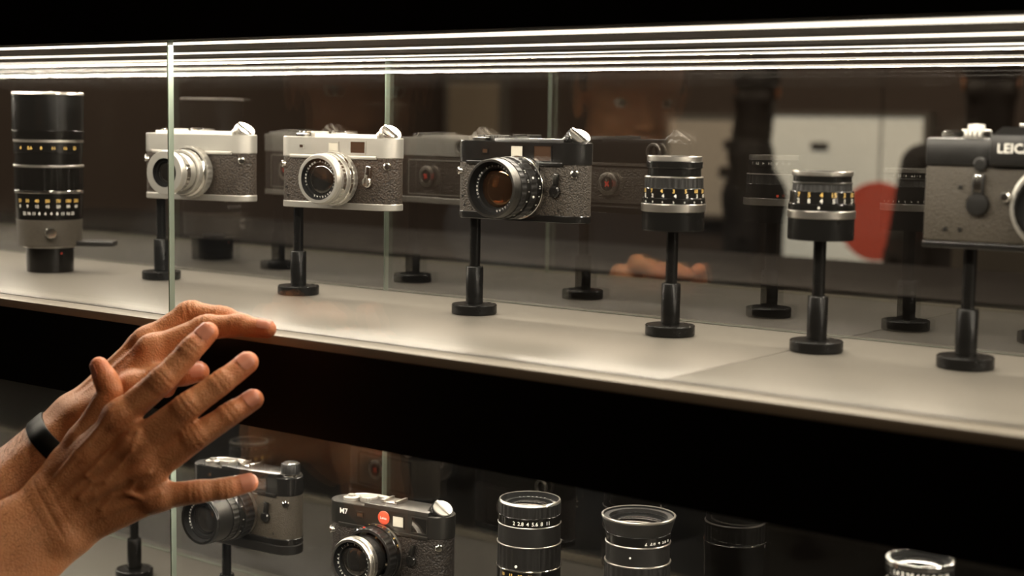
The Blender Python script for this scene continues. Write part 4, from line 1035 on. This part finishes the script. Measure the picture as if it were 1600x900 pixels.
# fine hair on the forearms
hv, hf_ = [], []
def arm_hair(V, ax0, ax1, count, ln):
    d = unit(ax1-ax0); t = (V-ax0)@d; L = np.linalg.norm(ax1-ax0)
    idx = np.argwhere((t > 4) & (t < L))[:, 0]; rng = np.random.default_rng(3)
    for i in rng.choice(idx, count):
        p = V[i]; out = unit(p - (ax0 + d*((p-ax0)@d)))
        if out@(VIEW*0.5+UP) < 0.1: continue
        g1_ = unit(-d*0.7 + out*0.55 + rng.normal(0, 0.25, 3)); g2_ = unit(g1_ - d*0.5)
        a = p - out*0.3; b = p + g1_*ln*0.5; c = b + g2_*ln*rng.uniform(0.4, 0.7); s1 = unit(np.cross(g1_, VIEW+0.01))*0.075; s2 = unit(np.cross(s1, g1_))*0.075
        o = len(hv); hv.extend([a+s1, a-s1*0.5+s2, a-s1*0.5-s2, b+s1*0.8, b-s1*0.4+s2*0.8, b-s1*0.4-s2*0.8, c])
        for q in range(3):
            r = (q+1) % 3; hf_.extend([(o+q, o+r, o+3+r, o+3+q), (o+3+q, o+3+r, o+6)])
arm_hair(VA, (wA[0]+wA[1])/2*0.7+(g1[0]+g1[1])/2*0.3, (g1[0]+g1[1])/2*0.3+(g2[0]+g2[1])/2*0.7, 2600, 9.0)
arm_hair(VB, (wr[0]+wr[1])/2, (f1[0]+f1[1])/2*0.3+(f2[0]+f2[1])/2*0.7, 2200, 7.5)
ah = mk('arm_hair', to_world(np.array(hv)) - pl, hf_, 'arm_hair', person, smooth=False); ah['kind'] = 'stuff'

# hair, eyes, clothing
HR = Body(); HR.group(14, 8, [('e', hp(-22, 0, 48), HAX, (98, 82, 88)), ('c', hp(-70, 40, -10), hp(-70, -40, -10), 34, 34), ('e', hp(40, 0, 98), HAX, (52, 56, 26))])
for sgn in (1, -1): HR.group(4, 8, [('c', hp(18, sgn*68, 46), hp(14, sgn*72, 10), 12, 8)])
V, Q = HR.mesh(4.0); keep = HD.eval(V) > -9; ok = keep[Q].all(1)
fmask = (((V-hc)@hf > 52) & ((V-hc)@hu < 78)); ok &= ~fmask[Q].any(1)
hair = fast_mesh('hair', V*0.001-pl, Q[ok], 'hair_gray', person)
for sgn in (1, -1):
    g = Geo(); g.lathe([(0, -11), (7, -8.5), (11, 0), (7, 8.5), (0, 11)], 16); e = g.obj('eye', 'eye_white', person)
    e.location = Vector((hp(76, sgn*32, 2)*0.001 - pl).tolist())
    g = Geo(Vector(hf.tolist()).to_track_quat('Z', 'Y').to_matrix().to_4x4()); g.lathe([(0, 11.3), (3.4, 10.9), (5.2, 10.0), (5.2, 9.0)], 20); g.obj('iris', 'hair_gray', e)
TS = Body()
def W3(x, y, z): return np.array([x, y, z])*1000.0
sf = unit([0.78, 0.62, 0]); sl = unit([-0.62, 0.78, 0])         # person's forward and left
sh = np.array([-1.285, -0.455, 1.225])*1000
elB = (f2[0]+f2[1])/2; elA = (g2[0]+g2[1])/2
wB_, wA_ = to_world(elB)*1000, to_world(elA)*1000
slB = to_world(elB*0.42 + (f1[0]+f1[1])/2*0.58)*1000; slA = to_world(elA*0.42 + (g1[0]+g1[1])/2*0.58)*1000
R_sh, L_sh = sh - sl*185 , sh + sl*185
TS.group(60, 30, [('c', sh - sl*110, sh + sl*110, 88, 88), ('c', sh - W3(0, 0, 0.10) - sl*80, sh - W3(0, 0, 0.10) + sl*80, 115, 115), ('c', sh - sf*20 - sl*70 - W3(0, 0, 0.42), sh - sf*20 + sl*70 - W3(0, 0, 0.42), 112, 112), ('c', sh + W3(0, 0, 0.02), hp(-40, 0, -150), 66, 60)])
TS.group(40, 40, [('c', sh + s_*sl*70 - W3(0, 0, 0.10), sh - sf*20 + s_*sl*66 - W3(0, 0, 0.42), 112, 112) for s_ in (-1, 1)] + [('c', sh - W3(0, 0, 0.10), sh - sf*20 - W3(0, 0, 0.42), 112, 112)])
TS.group(20, 30, [('c', R_sh, wB_, 66, 56), ('c', wB_, slB, 56, 47)])
TS.group(20, 30, [('c', L_sh, wA_, 66, 56), ('c', wA_, slA, 56, 47)])
V, Q = TS.mesh(7.0); fast_mesh('shirt', V*0.001-pl, Q, 'shirt', person)
LG = Body(); hip = sh - sf*20 - W3(0, 0, 0.52)
LG.group(40, 20, [('c', hip - sl*70, hip + sl*70, 118, 118)] + sum([[('c', hip + s_*sl*85 - W3(0, 0, 0.08), hip + s_*sl*95 + sf*15 - W3(0, 0, 0.36), 92, 66), ('c', hip + s_*sl*95 + sf*15 - W3(0, 0, 0.36), hip + s_*sl*100 - W3(0, 0, 0.64), 66, 52)] for s_ in (1, -1)], []))
V, Q = LG.mesh(9.0); fast_mesh('trousers', V*0.001-pl, Q, 'shirt', person)
for s_ in (1, -1):
    an = hip + s_*sl*100; an[2] = 45.0
    S_ = Body(); S_.group(20, 10, [('c', an, an + sf*135 - W3(0, 0, 0.012), 44, 33), ('c', an + W3(0, 0, 0.05), an, 46, 44), ('c', an - sf*25, an, 40, 42)])
    V, Q = S_.mesh(6.0); V[:, 2] = np.maximum(V[:, 2], 1.0); fast_mesh('shoe', V*0.001-pl, Q, 'black_metal', person)
# ------------------------------------------------------------------ the shop behind the case, seen through the back glass
emis('panel_light', (0.80, 0.77, 0.65), 0.85)
emis('panel_dim', (0.62, 0.55, 0.44), 0.22)
pbr('panel_frame', (0.20, 0.19, 0.17), 0.5)
emis('sign_red', (0.60, 0.10, 0.06), 0.40)  # emission added to brighten the disc
pbr('pale_paint', (0.42, 0.39, 0.33), 0.6, var=0.06, scale=20)
pbr('print_dark', (0.05, 0.045, 0.04), 0.6)
pbr('poster_cream', (0.42, 0.36, 0.27), 0.7, var=0.2, scale=12)
pbr('suit', (0.010, 0.009, 0.009), 0.9, bump=0.2, scale=500)
pbr('hair_dark', (0.012, 0.009, 0.007), 0.6, bump=0.6, scale=300)
YW = FY1 - 0.002
def wall_panel(name, label, cat, x0, x1, y0, y1, mat, marks=()):
    a = at_y(x0, y1, YW); b = at_y(x1, y0, YW)
    X0, X1, Z0, Z1 = a.x, b.x, min(a.z, b.z), max(a.z, b.z)
    t = empty(name, ((X0+X1)/2, YW, Z0)); tag(t, label, cat)
    w, h = (X1-X0)/2, Z1-Z0
    g = Geo(); g.frame(-w-0.02, w+0.02, -0.02, h+0.02, 0.02, 0.0, -0.06); g.obj('panel_frame', 'panel_frame', t, scale=1.0, smooth=False)
    g = Geo(); g.box(-w, w, -0.05, -0.001, 0, h); f = g.obj('panel_face', mat, t, scale=1.0, smooth=False)
    for (mx, my, mw, mh) in marks:
        p = at_y(mx, my, YW) - t.location; s = 5.6/FPX
        g = Geo(); g.box(p.x-mw*s/2, p.x+mw*s/2, -0.058, -0.0505, p.z-mh*s/2, p.z+mh*s/2); g.obj('printed_mark', 'print_dark', f, scale=1.0, smooth=False)
    return t
wall_panel('light_panel', 'bright white lit panel with small dark marks behind the glass case', 'panel', 1188, 1453, 184, 396, 'panel_light', [(1290, 229, 30, 13), (1286, 294, 28, 12), (1322, 294, 18, 8)])
wall_panel('light_panel', 'dim grey panel left of the bright white one behind the case', 'panel', 1052, 1176, 186, 330, 'panel_dim', [(1155, 226, 34, 16), (1142, 268, 20, 18)])
wall_panel('wall_poster', 'cream strip poster on the dark wall between the two silver cameras', 'poster', 470, 588, 188, 214, 'poster_cream')
wall_panel('wall_poster', 'pale poster on the dark wall above the black camera', 'poster', 712, 792, 126, 216, 'poster_cream')
p = at_y(1373, 346, 3.9)
t = empty('round_sign', p); tag(t, 'round red sign hanging before the white panel', 'sign')
g = Geo(); g.lathe([(0, 0.0), (0.128, 0.0), (0.132, 0.004), (0.132, 0.022), (0.128, 0.026), (0, 0.026)], 64, AX); g.obj('sign_disc', 'sign_red', t, scale=1.0)
g = Geo(); g.tube([(0, -0.010, 0.13), (0, -0.010, 2.997-p.z)], 0.003, 8); g.obj('hanging_rod', 'black_metal', t, scale=1.0)
p = at_y(1568, 440, 2.6)
t = empty('pedestal', (p.x, 2.6, 0)); tag(t, 'pale painted pedestal behind the glass at the right edge', 'pedestal')
g = Geo(); g.box(-0.09, 0.16, -0.1, 0.1, 0.08, 1.255, b=0.004); g.obj('column', 'pale_paint', t, scale=1.0)
g = Geo(); g.box(-0.07, 0.14, -0.08, 0.08, 0, 0.08); g.obj('plinth', 'black_metal', t, scale=1.0)

pbr('backdrop_black', (0.006, 0.005, 0.005), 0.5, spec=0.2)  # for an added block that darkens the view through the back glass
t = empty('dark_backdrop', (-1.0, 1.35, 0)); tag(t, 'added dark counter behind the glass case', 'backdrop')
g = Geo(); g.box(-2.2, 2.6, -0.22, 0.22, 0.0, 1.125); g.obj('backdrop_body', 'backdrop_black', t, scale=1.0, smooth=False)
g = Geo(); g.box(-2.22, 2.62, -0.24, 0.24, 1.126, 1.15, b=0.003); g.obj('backdrop_top', 'backdrop_black', t, scale=1.0)

def bystander(label, px, y, face, sh_z, hface=None, arm=0.0):
    """standing person in dark clothes; face = unit forward direction in the floor plane"""
    p = at_y(px, 300, y); x = p.x
    fw = unit([face[0], face[1], 0]); lf = np.array([-fw[1], fw[0], 0])
    o = np.array([x, y, 0])*1000; S = sh_z*1000
    t = empty('person', (x, y, 0)); tag(t, label, 'person'); o_ = np.array([x, y, 0.0])
    def w(f, l, u): return o + fw*f + lf*l + np.array([0, 0, 1.0])*u
    hd = Body(); AXS = [fw, lf, np.array([0, 0, 1.0])]; hz = S + 190
    bw = w
    if hface is not None:              # the head may be turned away from the chest
        hfw = unit([hface[0], hface[1], 0]); hlf = np.array([-hfw[1], hfw[0], 0]); AXS = [hfw, hlf, np.array([0, 0, 1.0])]
    else: hfw, hlf = fw, lf
    def w(f, l, u): return o + hfw*f + hlf*l + np.array([0, 0, 1.0])*u
    hd.group(16, 8, [('e', w(0, 0, hz+30), AXS, (96, 76, 92)), ('e', w(34, 0, hz-40), AXS, (60, 56, 70)), ('c', w(-10, 0, hz-60), w(-25, 0, S-20), 54, 60), ('c', w(92, 0, hz+10), w(112, 0, hz-22), 9, 12)])
    for s_ in (1, -1):
        hd.group(4, 4, [('e', w(0, s_*76, hz), AXS, (18, 8, 30))])
        hd.mods.append((w(88, s_*32, hz+12), np.array([0, 0, 1.0]), hfw, 10.0, 6.0, 26.0))
        # hand: palm and five fingers
        h0 = bw(60+arm*160, s_*235, S-640+arm*330)
        hd.group(6, 6, [('c', h0 + np.array([0, 0, 60.0]), h0, 26, 30), ('c', h0, h0 - np.array([0, 0, 55.0]), 30, 34)])
        for q in range(4):
            b0 = h0 + fw*(27-18*q) - np.array([0, 0, 70.0]); L = (74, 82, 77, 60)[q]
            hd.group(3, 4, [('c', b0, b0 - np.array([0, 0, L*0.5]) - lf*s_*4, 9, 8.5), ('c', b0 - np.array([0, 0, L*0.5]) - lf*s_*4, b0 - np.array([0, 0, L]) - lf*s_*16, 8.5, 7.5)])
        hd.group(3, 6, [('c', h0 + fw*26, h0 + fw*46 - np.array([0, 0, 40.0]), 12, 10), ('c', h0 + fw*46 - np.array([0, 0, 40.0]), h0 + fw*44 - np.array([0, 0, 74.0]), 10, 8)])
    V, Q = hd.mesh(6.0); fast_mesh('body', V*0.001-o_, Q, 'skin', t)
    hr = Body(); hr.group(12, 8, [('e', w(-18, 0, hz+46), AXS, (96, 84, 92)), ('c', w(-62, 36, hz-30), w(-62, -36, hz-30), 40, 40), ('c', w(-34, 0, hz-30), w(-34, 0, S+30), 74, 66)])
    V, Q = hr.mesh(8.0); m = ((V-o)@hfw > 58) & (V[:, 2] < hz+82); fast_mesh('hair', V*0.001-o_, Q[~m[Q].any(1)], 'hair_dark', t)
    w = bw
    jk = Body(); jk.group(50, 30, [('c', w(-22, 0, S-40), w(-16, 0, S+100), 76, 64), ('c', w(-10, 130, S-60), w(-10, -130, S-60), 72, 72), ('c', w(0, 80, S-200), w(0, -80, S-200), 110, 110), ('c', w(0, 80, S-520), w(0, -80, S-520), 112, 112)])
    jk.group(40, 40, [('c', w(0, s_*70, S-200), w(0, s_*70, S-520), 108, 110) for s_ in (1, -1)])
    for s_ in (1, -1): jk.group(20, 24, [('c', w(-10, s_*190, S-60), w(-20, s_*240, S-340), 66, 54), ('c', w(-20, s_*240, S-340), w(60+arm*160, s_*235, S-590+arm*330), 54, 42)])
    V, Q = jk.mesh(11.0); fast_mesh('jacket', V*0.001-o_, Q, 'suit', t)
    tr = Body()
    for s_ in (1, -1): tr.group(30, 24, [('c', w(0, s_*80, S-560), w(10, s_*95, S*0.34), 98, 68), ('c', w(10, s_*95, S*0.34), w(0, s_*100, 90), 68, 56)])
    V, Q = tr.mesh(12.0); fast_mesh('trousers', V*0.001-o_, Q, 'suit', t)
    for s_ in (1, -1):
        s = Body(); s.group(16, 8, [('c', w(-10, s_*100, 46), w(150, s_*108, 36), 42, 33), ('c', w(0, s_*100, 95), w(0, s_*100, 50), 46, 44)])
        V, Q = s.mesh(8.0); V[:, 2] = np.maximum(V[:, 2], 1.0); fast_mesh('shoe', V*0.001-o_, Q, 'black_metal', t)
    return t
bystander('person in dark clothes behind the glass, just left of the white panel', 1178, 4.15, (0.85, 0.5), 1.33, (-0.3, 0.95))
bystander('person in dark clothes behind the glass, near the reflex camera at right', 1540, 3.6, (-0.5, 0.8), 1.34, (-0.4, 0.9))
